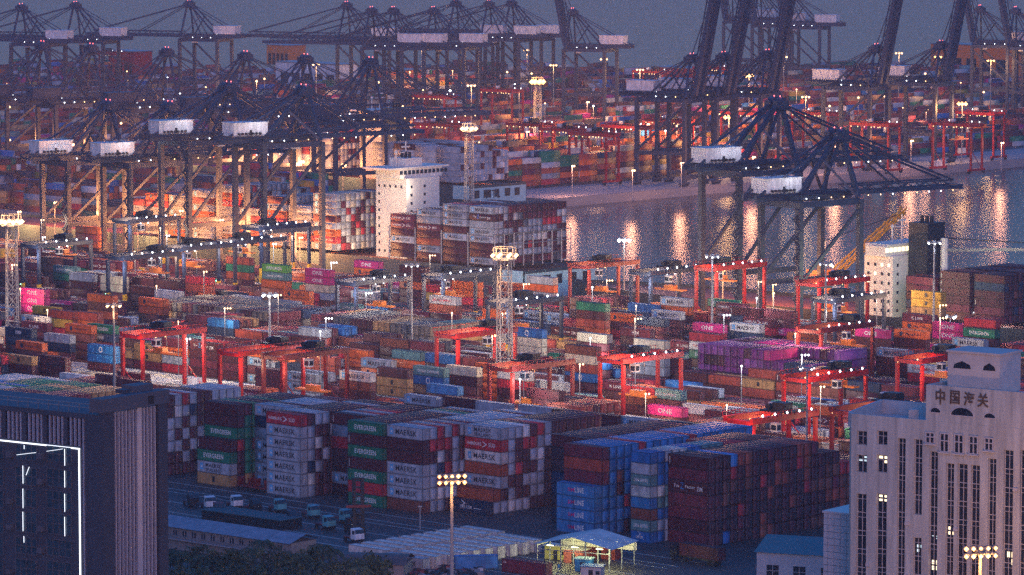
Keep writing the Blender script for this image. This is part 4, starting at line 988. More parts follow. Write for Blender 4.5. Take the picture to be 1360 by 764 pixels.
for k, (x, y, h, pw) in enumerate(((626, 113, 34, 6000), (802, 78, 32, 5000), (850, 92, 30, 4000), (1070, 128, 30, 3000), (1194, 70, 34, 5000), (1246, 75, 34, 7000), (1278, 137, 30, 9000), (1316, 80, 34, 6000), (1041, 75, 32, 8000), (995, 100, 30, 14000), (735, 86, 28, 3000), (968, 155, 26, 26000), (560, 60, 30, 4000), (610, 62, 30, 5000), (700, 66, 30, 5000), (420, 85, 30, 7000))):
    mast(x, y, h, '%s lamp mast of the far terminal counted from the first built' % ORR[k] if 0 else ['far mast behind the lattice tower head', 'far golden lamp above the hazy yard', 'far lamp beside the golden one', 'far mast behind the raised boom cranes', 'yellow lamp right of a raised boom', 'yellow lamp before the farthest right crane', 'orange lamp at the right over the far yard', 'yellow lamp at the upper right corner', 'bright lamp among the raised booms', 'glowing lamp left of the raised booms', 'small far lamp above the sodium tower', 'very bright orange lamp behind crane legs', 'lamp under the sixth hazy crane', 'lamp under the eighth hazy crane', 'lamp under the rightmost hazy crane', 'lamp behind the middle pier cranes'][k],
        E_sod if k in (5, 6, 9, 11, 7) else E_warm, pw, WARM, 1.0 if k in (9, 11, 6) else .6, .4, 'far terminal light masts')
# working lights of the quays (each on its own short pole or crane)
def work_lamp(u, w, z, pw, col, label, em=None, bul=.45, grp='quay working lights', down=False):
    p = PT(u, w); t = empty('work_light', (p[0], p[1], 0)); tag(t, label, 'work light', grp)
    MB().tube((0, 0, 0), (0, 0, z), .22, M_pole, .14, n=6).build('pole', t); MB().bulb((0, -.6, z - .2), bul, em or E_warm).bulb((.9, -.3, z - .2), bul, em or E_warm).build('lamp_head', t); lamp(p[0] - .6, p[1] - 1.6, z - .8, pw, col, .5 if p[1] < 1700 else 2.2, down)
for k, x in enumerate((25, 75, 130, 185, 240, 295, 350, 400)):
    u = at_w(x, 295); work_lamp(u, 295 - (k % 2) * .6, 14 + (k * 5) % 7, 26000, (1.0, .36, .11), '%s orange work light from left on the quay under the left cranes' % ORR[k])
for k, x in enumerate((925, 960, 985, 1025)):
    u = at_w(x, 294); work_lamp(u, 294.5 - (k % 3) * .6, 13 + (k * 4) % 6, 9000, (1.0, .38, .12), '%s orange work light from left on the quay under the right cranes' % ORR[k])
for k, x in enumerate((10, 95, 170, 240, 330, 400, 455)):
    u = at_w(x, 548); work_lamp(u, 548.3, 15, 13000, (1.0, .38, .13), '%s work light from left on the middle pier' % ORR[k], bul=.8)
for k, (x, y) in enumerate(((650, 232), (760, 226), (840, 232), (905, 222), (1000, 214), (1110, 200), (1210, 192), (1330, 195), (700, 180), (860, 170), (985, 150), (1230, 150), (560, 150), (470, 160), (780, 140))):
    p = G(x, y, 12) - O0; u, w = float(p @ LD), float(p @ WD); work_lamp(u, w, 14, 4500, (1.0, .40, .22), '%s lamp spot of the far terminal yard, %s' % (ORR[k], hero_place(x, y)), bul=.5, grp='far terminal work lights', down=False)
# small red gantries of the far terminal
gproto = None
for k, (x, y) in enumerate(((596, 165), (720, 165), (765, 172), (805, 178), (848, 168), (905, 160), (1005, 150), (1100, 150), (1180, 165), (1290, 165), (1320, 150), (680, 120), (150, 70), (880, 95), (590, 128), (960, 90))):
    if gproto is None: gproto, _ = rtg(24, 'R', ''); t = gproto
    else: t = copy_tree(gproto)
    p = G(x, y, 24); t.location = (p[0], p[1], 0); t.rotation_euler = (0, 0, ANG_L + math.pi / 2 + R(90))
    t['label'] = '%s hazy red gantry of the far terminal, seen between containers' % ['first', 'second', 'third', 'fourth', 'fifth', 'sixth', 'seventh', 'eighth', 'ninth', 'tenth', 'eleventh', 'twelfth', 'thirteenth', 'fourteenth', 'fifteenth', 'sixteenth'][k]
    t['group'] = 'far terminal gantries'
# small lamps over the yard lanes: some only glow, some light the lanes
rl = random.Random(21); names_ = {}
for si, w in enumerate((28, 60, 91, 121, 153, 184, 213, 243, 262)):
    for j in range(7):
        u = at_w(30 + j * 200 + rl.uniform(-70, 70), w); h = rl.uniform(15, 19); p = PT(u, w); sx, sy, _ = PX(p[0], p[1], h)
        if not (0 < sx < 1360) or (sx > 1120 and sy > 450): continue
        t = empty('lane_light', (p[0], p[1], 0)); pl = hero_place(sx, sy); names_.setdefault(pl, []).append((sx, t))
        MB().tube((0, 0, 0), (0, 0, h), .16, M_pole, .1, n=6).build('pole', t); cold = rl.random() < .4
        lb_ = MB()
        for q in range(rl.randint(1, 3)): lb_.bulb((q * .9, -.4, h - .1), .3, E_white if cold else E_warm)
        lb_.build('lamp_head', t); tag(t, None, 'light', 'lane lights of the yard')
        lamp(p[0], p[1] - 1, h - .8, rl.uniform(900, 2800), (1, .68, .42) if not cold else (.95, .9, .85), .5)
for pl, l in names_.items():
    l.sort(key=lambda a: a[0])
    for j, (sx, t) in enumerate(l): t['label'] = ('slim lane light pole, ' + pl) if len(l) == 1 else '%s slim lane light pole from left, %s' % (ORR[j], pl)
names_ = {}
for j in range(95):
    x, y = rl.uniform(5, 1355), rl.uniform(92, 215); h = rl.uniform(14, 24); p = G(x, y, h); q = p - O0; u, w = float(q @ LD), float(q @ WD)
    if not (u < -590 and w > 615): continue
    t = empty('far_light', (p[0], p[1], 0)); MB().tube((0, 0, 0), (0, 0, h), .2, M_pole, n=5).build('pole', t); MB().bulb((0, 0, h), rl.uniform(.4, .75), E_warm if rl.random() < .7 else E_white).build('lamp_head', t)
    tag(t, None, 'light', 'small lights of the far terminal'); names_.setdefault(int(x // 136), []).append((y, t))
    if j % 4 == 0: lamp(p[0], p[1] - 1, h - 1, 5000, (1, .45, .2), .5)
for c_, l in names_.items():
    l.sort(key=lambda a: a[0])
    for j, (y, t) in enumerate(l): t['label'] = 'tiny far terminal light, %s from top, %s tenth of the picture width' % (ORR[j], ORR[c_])
# the far hills and the haze-dimmed port buildings
for k, (x, y, w_, h_, c) in enumerate(((173, 68, 26, 20, M_red), (420, 84, 60, 16, M_house), (520, 92, 40, 12, M_orange), (1300, 60, 70, 22, M_orange), (905, 90, 34, 14, M_red), (380, 60, 24, 14, M_orange))):
    p = G(x, y, h_); b = MB().box(-w_ / 2, w_ / 2, -8, 8, 0, h_, c); t = b.build('far_building'); t.location = (p[0], p[1], 0); t.rotation_euler = (0, 0, ANG_L)
    rf = MB().box(-w_ / 2 - .5, w_ / 2 + .5, -8.5, 8.5, h_ + .01, h_ + .6, M_pole).build('roof', t); dr = MB()
    for q in range(5): dr.box(-w_ * .42 + q * w_ * .18, -w_ * .42 + q * w_ * .18 + w_ * .12, -8.1, -8.01, 0, h_ * .6, M_dark)
    dr.build('gate', t); tag(t, ['red boxy shed far behind the left cranes', 'long pale lit building behind the middle cranes', 'orange lit building right of the pale one far behind', 'large building far behind at the upper right', 'red building beneath the raised booms', 'small orange building behind the middle cranes'][k], 'building', 'far port buildings')

# ------------------------------------------------------------------ the pale office block at right
M_stone = mat('office_stone', (.45, .47, .46), .8, 0, .32, .8, 0, .1); M_stone2 = mat('office_parapet', (.52, .51, .49), .8, 0, .12, .4)
M_roofw = mat('roof_white', (.52, .50, .50), .8, 0, .2); M_gold = mat('sign_gold', (.14, .085, .055), .4, .3, .1)
M_frame = mat('window_frame', (.50, .50, .52), .5, 0, .1)
W_ = wallR
ob = empty('office_block', (0, 0, 0)); tag(ob, 'pale stone office block at right with dark window strips and four bronze characters', 'office building')
core = MB().extrude(R_foot, -6, RTOP - 2.5, M_stone, M_roofw); core.build('core_wall', ob)
def rx(x, y): return on_wall(x, y, RO, RL)
def zz(x, y): return rx(x, y)[1]
ZS = lambda px, py: (1090 + px / 2.515, 460 + py / 2.515)      # notes were taken on an enlarged crop
cols = []                                                     # (x0,x1,[(ytop,ybottom)...]) in the crop
cols.append((126, 160, [(282, 328), (362, 420), (492, 900)])); cols.append((193, 228, [(282, 328), (362, 420), (492, 900)]))
for x0, x1, ops in ((262, 289, [(306, 900)]), (317, 345, [(310, 562), (638, 900)]), (369, 397, [(350, 900)]), (424, 451, [(390, 900)]), (463, 496, [(392, 900)]), (507, 537, [(396, 900)]), (565, 592, [(374, 900)]), (617, 649, [(346, 900)]), (672, 700, [(346, 900)]), (724, 752, [(346, 900)])): cols.append((x0, x1, ops))
def crop_az(px, py): return rx(*ZS(px, py))
edges = [0.0]; wall = MB(); wins = []
def skew(x, y): return y + (x - 126) * 0.0
amax = a_right
prev = 0.0
for x0, x1, ops in cols:
    a0 = crop_az(x0, ops[0][0])[0]; a1 = crop_az(x1, ops[0][0])[0]
    if a0 > amax - 1: break
    W_.box(wall, prev, a0, -6, RTOP, -.02, .55, M_stone)
    zt = RTOP
    for yt, yb in ops:
        z1 = crop_az((x0 + x1) / 2, yt)[1]; z0 = max(crop_az((x0 + x1) / 2, yb)[1], -5)
        W_.box(wall, a0 + .002, a1 - .002, z1, zt, -.02, .52, M_stone); wins.append((a0, a1, z0, z1)); zt = z0
    if zt > 0: W_.box(wall, a0 + .002, a1 - .002, -6, zt, -.02, .52, M_stone)
    prev = a1
W_.box(wall, prev, amax, -6, RTOP, -.02, .55, M_stone); wall.build('facade', ob)
LIT = {(0, 1): 0, (1, 1): 1}
for wi, (a0, a1, z0, z1) in enumerate(wins):
    g = MB(); W_.box(g, a0 + .05, a1 - .05, z0 + .05, z1 - .05, .0, .05, M_glass); gw = g.build('window_strip', ob)
    f = MB(); mid = (a0 + a1) / 2
    for a in (a0 + .08, mid, a1 - .08): W_.box(f, a - .05, a + .05, z0, z1, .06, .13, M_frame)
    z = z1; k = 0
    while z > z0 + .3:
        W_.box(f, a0, a1, z - .12, z, .132, .18, M_frame)
        if z - .9 > z0: W_.box(f, a0, a1, z - .98, z - .9, .132, .18, M_frame)
        z -= 3.35; k += 1
    f.build('frame', gw)
lit = [(193, 228, 364, 392, E_winwarm), (126, 160, 364, 386, E_wincool), (193, 228, 494, 520, E_winwarm), (424, 451, 600, 632, E_winwarm), (620, 649, 684, 732, E_winwarm), (369, 397, 630, 645, E_wincool), (319, 343, 660, 690, E_wincool), (369, 396, 712, 750, E_winwarm)]
for x0, x1, y0, y1, e in lit:
    a0, z1 = crop_az(x0, y0); a1, z0 = crop_az(x1, y1); m_ = MB(); n2 = 3
    z1 = crop_az((x0 + x1) / 2, y0)[1]; z0 = crop_az((x0 + x1) / 2, y1)[1]
    for q in range(2):
        aa = a0 + .12 + (a1 - a0) * q / 2
        for zq in range(2):
            if random.random() < .8: W_.box(m_, aa + .1, aa + (a1 - a0) / 2 - .25, z0 + (z1 - z0) * zq / 2 + .15, z0 + (z1 - z0) * (zq + 1) / 2 - .15, .052, .058, e)
    o = m_.build('lit_pane', ob)
ra_ = random.Random(4)
for a0, a1, z0, z1 in wins:
    for q in range(3):
        if z1 - z0 > 12 and ra_.random() < .55:
            z = ra_.uniform(max(z0, 22), z1 - 2); m_ = MB(); W_.box(m_, a1 + .12, a1 + .95, z, z + .62, .56, .9, M_frame); m_.build('air_conditioner', ob)
# small windows under the sign
for x0, x1, y0, y1 in ((358, 386, 287, 322), (406, 434, 290, 350), (454, 483, 294, 355), (503, 531, 300, 358), (555, 582, 306, 346)):
    a0 = crop_az(x0, y0)[0]; a1 = crop_az(x1, y0)[0]; z1 = crop_az((x0 + x1) / 2, y0)[1]; z0 = crop_az((x0 + x1) / 2, y1)[1]
    g = MB(); W_.box(g, a0, a1, z0, z1, .551, .60, M_glass); gw = g.build('window', ob); f = MB()
    for a in (a0, (a0 + a1) / 2, a1): W_.box(f, a - .1, a + .1, z0 - .1, z1 + .1, .602, .78, M_frame)
    for z in (z0, (z0 * .4 + z1 * .6), z1): W_.box(f, a0, a1, z - .09, z + .09, .79, .86, M_frame)
    W_.box(f, a0 - .3, a1 + .3, z0 - .35, z0 - .12, .56, 1.1, M_stone2); f.build('frame', gw)
# raised sign wall, cube on top, parapet
sa = rx(1232, 512)[0]; st = zz(1240, 511); sg = MB(); W_.box(sg, sa, amax, RTOP + .01, st, -.4, .5, M_stone); W_.box(sg, sa, sa + .6, RTOP - 2, st - .01, -9, -.41, M_stone)
W_.box(sg, sa, amax, RTOP - 2, st - 1.2, -9.4, -.41, M_roofw); sg.build('sign_wall', ob)
c0 = RO + RL * (sa + 3.2) - (-RW) * 1.5
cb = MB(); ct = HC - 0; zc = on_wall(1255, 467, c0, RL)[1]; wc = Wall(c0, RL, -RW); ac = on_wall(1328, 470, c0, RL)[0]
wc.box(cb, 0, ac, st - 1.0, zc, -7.5, 0, M_stone2); wc.box(cb, -.25, ac + .25, zc, zc + .35, -7.75, .25, M_stone2); cu = cb.build('roof_room', ob)
tri = MB()
for x0 in (.11, .68):
    b0, b1 = ac * x0, ac * (x0 + (.34 if x0 < .3 else .24)); zt2 = zc - 1.9
    tri.poly([wc.P(b0, zt2 - .9, .03), wc.P(b1, zt2 - .9, .03), wc.P(b1 - .2, zt2 - .2, .03), wc.P((b0 + b1) / 2, zt2 + .45, .03), wc.P(b0 + .2, zt2 - .2, .03)], M_glass)
tri.build('roof_room_window', cu)
for x0, x1, y0, y1 in ((370, 407, 203, 221), (439, 517, 203, 232), (549, 590, 222, 240)):
    a0 = crop_az(x0, y0)[0]; a1 = crop_az(x1, y0)[0]; z1 = crop_az((x0 + x1) / 2, y0)[1]; z0 = crop_az((x0 + x1) / 2, y1)[1]; am = (a0 + a1) / 2; g = MB()
    z0 = max(z0, RTOP + .1) if z0 > RTOP - 1 else z0
    pts = [W_.P(am + (a1 - a0) / 2 * math.cos(t), z0 + (z1 - z0) * math.sin(t), .57 if z0 < RTOP else .53) for t in np.linspace(0, math.pi, 11)]; g.poly(pts[::-1], M_glass); gw = g.build('arched_window', ob)
    f = MB()
    for q in range(len(pts) - 1): f.beam(pts[q], pts[q + 1], .14, M_frame)
    f.beam(pts[0], pts[-1], .16, M_frame); f.build('frame', gw)
for k, (ch, x0, x1, y0, y1) in enumerate((('中', 391, 421, 140, 193), ('国', 439, 470, 147, 192), ('海', 484, 520, 152, 198), ('关', 530, 566, 156, 203))):
    a0 = crop_az(x0, y0)[0]; a1 = crop_az(x1, y0)[0]; z1 = crop_az((x0 + x1) / 2, y0)[1]; z0 = crop_az((x0 + x1) / 2, y1)[1]
    g = MB(); o_ = Vector(W_.P(a0, z0, .55)); put_text(g, ch, o_, Vector((*RL, 0)), Vector((0, 0, 1)), a1 - a0, z1 - z0, M_gold)
    put_text(g, ch, Vector(W_.P(a0, z0, .72)), Vector((*RL, 0)), Vector((0, 0, 1)), a1 - a0, z1 - z0, M_gold); g.build('sign_character', ob)
pr = MB(); q0 = R_foot
for a, b in ((1, 2), (2, 3), (3, 4), (4, 0)):
    p, q = q0[a], q0[b]; pr.beam((*p, RTOP - 1.3), (*q, RTOP - 1.3), .6, M_roofw, 2.6)
pr.build('parapet', ob)
ex = RO - RL * 0 + RW * 6; MB().frame((*(RO + RL * 9 + RW * 6), RTOP - 1.2), Vector((.9, 0, 0)), Vector((0, .9, 0)), Vector((0, 0, 2.0)), M_stone2).build('roof_vent', ob)
# tiled annex and the teal roofed building beside it
M_tile = mat('white_tile', (.50, .52, .56), .35, 0, .1); M_teal = mat('roof_teal', (.05, .16, .19), .6, 0, .2, .3); M_wallb = mat('wall_pale_blue', (.42, .46, .52), .8, 0, .15)
p = G(1094, 681, 36); t = empty('tiled_annex', (p[0], p[1], 0), -R(36)); tag(t, 'narrow white tiled annex in front of the office block edge', 'annex')
MB().box(0, 9, 0, 9, -6, 36, M_tile).build('wall', t); g = MB()
for z in np.arange(0, 35.8, 1.25): g.box(-.012, 9.012, -.012, 9.012, z, z + .10, M_pole)
for x in np.arange(.9, 9, 1.35): g.box(x, x + .07, -.02, -.005, -6, 35.9, M_pole)
g.build('tile_joint', t); MB().box(-.2, 9.2, -.2, 9.2, 36.01, 36.4, M_tile).build('coping', t)
pa = G(1005, 733, 12); t = empty('teal_roof_building', (pa[0], pa[1], 0), -R(20)); tag(t, 'low white building with a flat teal roof before the maroon block', 'building')
MB().box(0, 22, 0, 16, -2, 12, M_wallb).build('wall', t); MB().poly([(-.5, -.5, 12.02), (22.5, -.5, 12.02), (22.5, 9, 14.4), (-.5, 9, 14.4)], M_teal).poly([(-.5, 9, 14.4), (22.5, 9, 14.4), (22.5, 17, 12.02), (-.5, 17, 12.02)], M_teal).poly([(-.5, 17, 12.01), (-.5, 9, 14.4), (-.5, -.5, 12.01)], M_wallb).poly([(22.5, -.5, 12.01), (22.5, 9, 14.4), (22.5, 17, 12.01)], M_wallb).build('roof', t)
for x in (2.2, 8, 14): w = MB().box(x, x + 2.6, -.05, -.005, 7.0, 9.4, M_glass).build('window', t); MB().box(x - .1, x + 2.7, -.1, -.055, 8.15, 8.25, M_frame).box(x + 1.25, x + 1.35, -.1, -.055, 7, 9.4, M_frame).build('frame', w)

# ------------------------------------------------------------------ the dark tower at left
M_tw = mat('tower_grey', (.055, .058, .08), .6, 0, .15, .3); M_tw2 = mat('tower_parapet', (.10, .10, .12), .7, 0, .15, .3); M_fin = mat('tower_fin', (.46, .50, .60), .35, .3, .15); M_twd = mat('tower_dark_glass', (.010, .014, .03), .12, .1, .3)
M_cur = mat('office_glass_blue', (.035, .07, .10), .12, 0, .4, .4)
tb = empty('office_tower', (0, 0, 0)); tag(tb, 'dark office tower at left with fins and a glowing white outline', 'office building')
MB().extrude(T_foot, -6, TTOP - .6, M_twd, mat('tower_roof', (.10, .11, .13), .8)).build('core_wall', tb)
A_, B_ = wallA, wallB
def ta(x, y): return on_wall(x, y, TO, TL * -1)
def tbp(x, y): return on_wall(x, y, TO, TW)
CR = lambda x, y: (x / 2.939, 504 + y / 2.939)
pp = MB()                                                 # side wall: plain corner, fins, plain corner
L_B = 15.5
B_.box(pp, -.5, 2.3, -6, TTOP, 0, .7, M_tw); B_.box(pp, L_B - 2.2, L_B, -6, TTOP, 0, .7, M_tw)
B_.box(pp, L_B * .55, L_B * .55 + 1.0, -6, TTOP, .0, .35, M_fin); pp.build('corner_pier', tb)
fi = MB()
for k in range(12):
    a = 2.9 + k * .88
    if abs(a - L_B * .58) < .6: continue
    B_.box(fi, a, a + .16, -6, TTOP - .2, .0, .5, M_fin)
for z in np.arange(0, TTOP - 1, 3.5): B_.box(fi, 2.31, L_B - 2.21, z, z + .25, .0, .12, M_tw)
fi.build('fin', tb)
pf = MB()
B_.box(pf, -.9, L_B + .3, TTOP + .01, TTOP + 2.2, -1.6, .9, M_tw2); pf.build('parapet', tb)
hole = MB(); B_.box(hole, L_B * .68, L_B * .68 + 1.4, TTOP + .3, TTOP + 1.6, .905, .93, M_dark); hole.build('parapet_opening', tb)
pb = MB(); B_.box(pb, L_B * .62, L_B * .9, TTOP + 2.21, TTOP + 3.2, -4, -1.0, M_tw2); B_.box(pb, L_B * .45, L_B * .55, TTOP + 2.21, TTOP + 2.8, -3, -1.2, M_tw); pb.build('roof_unit', tb)
# front wall
fw = MB(); af0 = 0.0; A_.box(fw, -.69, 2.2, -6, TTOP - .4, 0, .65, M_tw)
z_led = ta(108, 596)[1]; a_led = ta(108, 650)[0]
A_.box(fw, a_led - .6, 45, -6, z_led + .4, -.02, .35, M_tw2 if 0 else M_tw)
A_.box(fw, 2.21, 45, TTOP - 1.2, TTOP - .4, 0, .5, M_tw); fw.build('front_wall', tb)
ff = MB()
for k in range(48):
    a = 2.5 + k * .9
    if k % 5 != 0: A_.box(ff, a, a + .2, (z_led + .41) if a > a_led - .7 else -6, TTOP - 1.21, 0, .42, M_fin)
    else: A_.box(ff, a - .05, a + .75, (z_led + .41) if a > a_led - .7 else -6, TTOP - 1.21, 0, .3, M_tw)
ff.build('fin', tb)
rr = MB(); A_.box(rr, 1, 45, TTOP + .3, TTOP + .45, -1.0, -.85, M_pole); A_.box(rr, 1, 45, TTOP + .9, TTOP + 1.05, -1.0, -.85, M_pole)
for a in np.arange(1, 45, 2.2): A_.box(rr, a, a + .12, TTOP - .6, TTOP + 1.0, -.98, -.87, M_pole)
rr.build('roof_rail', tb)
ld = MB(); A_.box(ld, a_led - .12, 45, z_led - .08, z_led + .10, .36, .52, E_led); A_.box(ld, a_led - .08, a_led + .10, -6, z_led - .09, .36, .52, E_led); ld.build('light_outline', tb)
cd = 0
for xc0, xc1 in ((190, 285), (68, 150), (-60, 20)):
    for (y0, y1) in ((262, 322), (350, 420), (436, 505), (524, 605), (625, 690), (710, 780), (800, 870)):
        a1, z1 = ta(*CR(xc0, y0)); a0, _ = ta(*CR(xc1, y0)); z1 = ta(*CR((xc0 + xc1) / 2, y0 + (0 if xc0 > 100 else -8)))[1]; z0 = z1 - (y1 - y0) / 2.939 / 8.3
        if a0 > a1: a0, a1 = a1, a0
        w = MB(); A_.box(w, a0, a1, z0, z1, .352, .40, M_cur); wo = w.build('window', tb); f = MB()
        for q in range(5): aa = a0 + (a1 - a0) * q / 4; A_.box(f, aa - .06, aa + .06, z0, z1, .402, .5, M_tw2)
        for q in range(3): zq = z0 + (z1 - z0) * q / 2; A_.box(f, a0, a1, zq - .06, zq + .06, .502, .56, M_tw2)
        f.build('frame', wo); ac_ = MB(); A_.box(ac_, a1 + .5, a1 + 1.5, z0 + .2, z0 + 1.1, .36, 1.2, M_tw2); cd += 1
        if cd % 3: ac_.build('air_conditioner', tb)
ls = MB()
for xc, y0, y1 in ((262, 270, 335), (262, 355, 420), (262, 445, 515), (262, 535, 610), (99, 335, 405), (99, 425, 500), (99, 515, 590), (103, 610, 635), (104, 255, 270)):
    a, z1 = ta(*CR(xc, y0)); z0 = ta(*CR(xc, y1))[1]; A_.box(ls, a - .03, a + .03, z0, z1, .58, .64, E_led)
for x0, y0, x1, y1 in ((75, 293, 150, 284), (192, 279, 255, 270), (112, 372, 124, 340)):
    a, z = ta(*CR(x0, y0)); b, z2 = ta(*CR(x1, y1)); ls.beam(A_.P(a, z, .62), A_.P(b, z2, .62), .05, E_led)
ls.build('light_strip', tb)

# ------------------------------------------------------------------ the lot in front: rows of white boxes, shed, low building
def box_thing(p, code, label, ang=ANG_L, l=12.19, h=HI, z=0.0, grp='low boxes on the front lot'):
    root = empty('shipping_container', (float(p[0]), float(p[1]), z), ang); c = LOGO[code][0]
    link('body', body_mesh(c, l, h), root); link('door', door_mesh(c, h, ''), root, (l / 2, 0, 0)); lm = let_mesh(code, l, h)
    if lm: link('lettering', lm, root)
    return tag(root, label, 'container', grp)
c1 = G(561, 760); u1, w1 = float((c1 - O0) @ LD), float((c1 - O0) @ WD)
for r in range(10):
    box_thing(PT(u1 - 6.1, w1 + 1.3 + r * 3.95), 'M' if r == 0 else 'w', '%s whitish container from the front in the right row of low boxes' % ORR[r])
for r in range(10):
    box_thing(PT(u1 - 6.1 - 14.2, w1 + 4.0 + r * 3.95), 'w', '%s whitish container from the front in the left row of low boxes' % ORR[r])
box_thing(G(632, 756) + np.array([0, 1.2]), 'L', 'small blue office container beside the tall orange lamp mast', R(8), 6.06 * 1.6, 2.9)
lamp(*(G(612, 753) + np.array([0, -2.5])), 2.2, 60, (1, .75, .3), .3)
box_thing(G(700, 762), 'x', 'maroon container at the bottom edge left of the lit shed', ANG_L + R(6))
# trailer truck, tractors and reach stacker
def truck(p, ang, label, cabm, load=None, loadlab=None, lights=True):
    t = empty('truck', (float(p[0]), float(p[1]), 0), ang); tag(t, label, 'truck', 'trucks on the front lot')
    cb = MB(); cb.poly([(6.2, -1.2, .9), (8.3, -1.2, .9), (8.3, -1.2, 2.3), (8.0, -1.2, 3.2), (6.2, -1.2, 3.4)], cabm).poly([(6.2, 1.2, .9), (6.2, 1.2, 3.4), (8.0, 1.2, 3.2), (8.3, 1.2, 2.3), (8.3, 1.2, .9)], cabm)
    cb.poly([(6.2, -1.2, 3.4), (8.0, -1.2, 3.2), (8.0, 1.2, 3.2), (6.2, 1.2, 3.4)], cabm).poly([(8.3, -1.2, .9), (8.3, 1.2, .9), (8.3, 1.2, 2.3), (8.3, -1.2, 2.3)], cabm).poly([(6.2, -1.2, .9), (6.2, -1.2, 3.4), (6.2, 1.2, 3.4), (6.2, 1.2, .9)], cabm).poly([(8.3, -1.2, 2.3), (8.3, 1.2, 2.3), (8.0, 1.2, 3.2), (8.0, -1.2, 3.2)], M_glass)
    c = cb.build('cab', t); MB().box(6.9, 7.9, -1.23, -1.205, 2.1, 2.95, M_glass).box(6.9, 7.9, 1.205, 1.23, 2.1, 2.95, M_glass).build('side_window', c); MB().box(8.31, 8.4, -1.1, 1.1, .5, 1.0, M_dark).build('bumper', c)
    MB().box(-6 if load else 2.5, 6.4, -.45, .45, .75, 1.1, M_dark).box(-6 if load else 3, 6, -1.15, 1.15, 1.1, 1.25, M_dark if load else M_dkred).build('chassis', t)
    for x in ((7.4, 3.8, -3.6, -4.9) if load else (7.4, 3.8)):
        for s in (-1, 1): MB().tube((x, s * .85, .52), (x, s * 1.2, .52), .52, M_tyre, n=12).build('wheel', t)
    for s in (-.8, .8):
        if lights: MB().bulb((8.42, s, .95), .13, E_warm).build('headlight', t)
    if load:
        q = Vector((math.cos(ang), math.sin(ang))) * -.6
        box_thing((p[0] + q.x, p[1] + q.y), load, loadlab, ang, 12.19, HI, 1.26, 'loads on trucks')
    return t
truck(G(930, 748), ANG_L + math.pi - R(3), 'dark container truck crossing in front of the maroon block', M_dark, 'D', 'very dark container riding on the truck before the maroon block')
for k, (x, y, a, m_) in enumerate(((268, 672, -70, M_house), (300, 671, -65, M_house), (354, 676, -60, mat('cab_teal', (.1, .35, .38), .4)), (398, 684, -60, mat('cab_teal', (.1, .35, .38), .4)), (437, 690, -55, mat('cab_teal', (.1, .35, .38), .4)))):
    truck(G(x, y), R(a), ['white tractor unit leftmost on the lot', 'white tractor unit beside the leftmost one', 'teal tractor unit behind the low grey roof', 'teal tractor unit nearer the pale lettered stack', 'teal tractor unit left of the reach stacker', 'dark red tractor unit behind the reach stacker'][k], m_, lights=False)
for k, (x, y, a, m_) in enumerate(((243, 668, -66, M_dark), (283, 680, -75, M_dkred), (320, 676, -58, M_dark), (372, 692, -62, M_dark), (412, 699, -50, mat('cab_teal', (.1, .35, .38), .4)), (452, 716, -55, M_house))):
    truck(G(x, y), R(a), ['dark tractor unit by the corner of the tower', 'dark red tractor unit below the two white ones', 'dark tractor unit between the white and teal ones', 'dark tractor unit below the teal ones', 'teal tractor unit nearest the long barrack end', 'white tractor unit lowest, beside the lift truck'][k], m_, lights=False)
for k, (x, y) in enumerate(((331, 651), (345, 653))):
    t = empty('flat_trailer', (*G(x, y), 0), ANG_L); tag(t, ['red flat trailer, left of two, before the recessed stack', 'red flat trailer, right of two, before the recessed stack'][k], 'trailer', 'flat trailers'); MB().box(-3, 3, -1.2, 1.2, .9, 1.3, M_dkred).box(-3, -2.8, -1.2, 1.2, 1.3, 3.2, M_dkred).box(2.8, 3, -1.2, 1.2, 1.3, 3.2, M_dkred).build('bed', t)
    for x2 in (-2, 2):
        for s in (-1, 1): MB().tube((x2, s * .8, .5), (x2, s * 1.15, .5), .5, M_tyre, n=10).build('wheel', t)
p = G(471, 708); t = empty('reach_stacker', (*p, 0), -R(75)); tag(t, 'dark mast lift truck standing before the green lettered stack', 'lift truck')
MB().box(-3, 3.4, -1.6, 1.6, .9, 2.4, M_dark).box(-3.2, -1, -1.5, 1.5, 2.4, 3.3, M_dark).build('body', t); MB().box(-.6, 1.2, -.9, .9, 2.41, 4.6, M_dark).build('cab', t)
ms = MB()
for s in (-1.0, 1.0): ms.box(3.5, 4.1, s - .4, s + .4, .3, 13.5, M_dark)
for z in (3, 5, 7, 9, 11, 13): ms.box(3.52, 4.0, -.6, .6, z, z + .45, M_dark)
ms.build('mast', t); MB().box(3.95, 4.4, -3, 3, 6.6, 7.2, M_dkred).build('spreader', t)
for x in (-2.2, 2.4):
    for s in (-1, 1): MB().tube((x, s * 1.3, .9), (x, s * 1.9, .9), .9, M_tyre, n=12).build('wheel', t)
MB().bulb((3.0, -1.2, 2.6), .12, E_white).build('work_lamp', t)
# the lit shed
p = G(778, 752); sh = empty('open_shed', (*p, 0), -R(26)); tag(sh, 'open sided shed with pale pitched roof lit yellow inside', 'shed')
rf = MB(); M_tin = mat('tin_roof', (.62, .61, .60), .45, .2, .3, .25)
def shr(x): return 7.4 - abs(x) * .22
for k in range(9):
    y0 = -7 + k * 1.6
    rf.poly([(-9.6, y0, shr(9.6)), (0, y0, shr(0)), (0, y0 + 1.57, shr(0)), (-9.6, y0 + 1.57, shr(9.6))], M_tin).poly([(0, y0, shr(0)), (9.6, y0, shr(9.6)), (9.6, y0 + 1.57, shr(9.6)), (0, y0 + 1.57, shr(0))], M_tin)
rf.build('roof', sh)
for x in (-8.8, -3, 3, 8.8):
    for y in (-6.6, 0, 6.6): MB().box(x - .12, x + .12, y - .12, y + .12, 0, shr(x) - .05, M_pole).build('post', sh)
tb2 = MB()
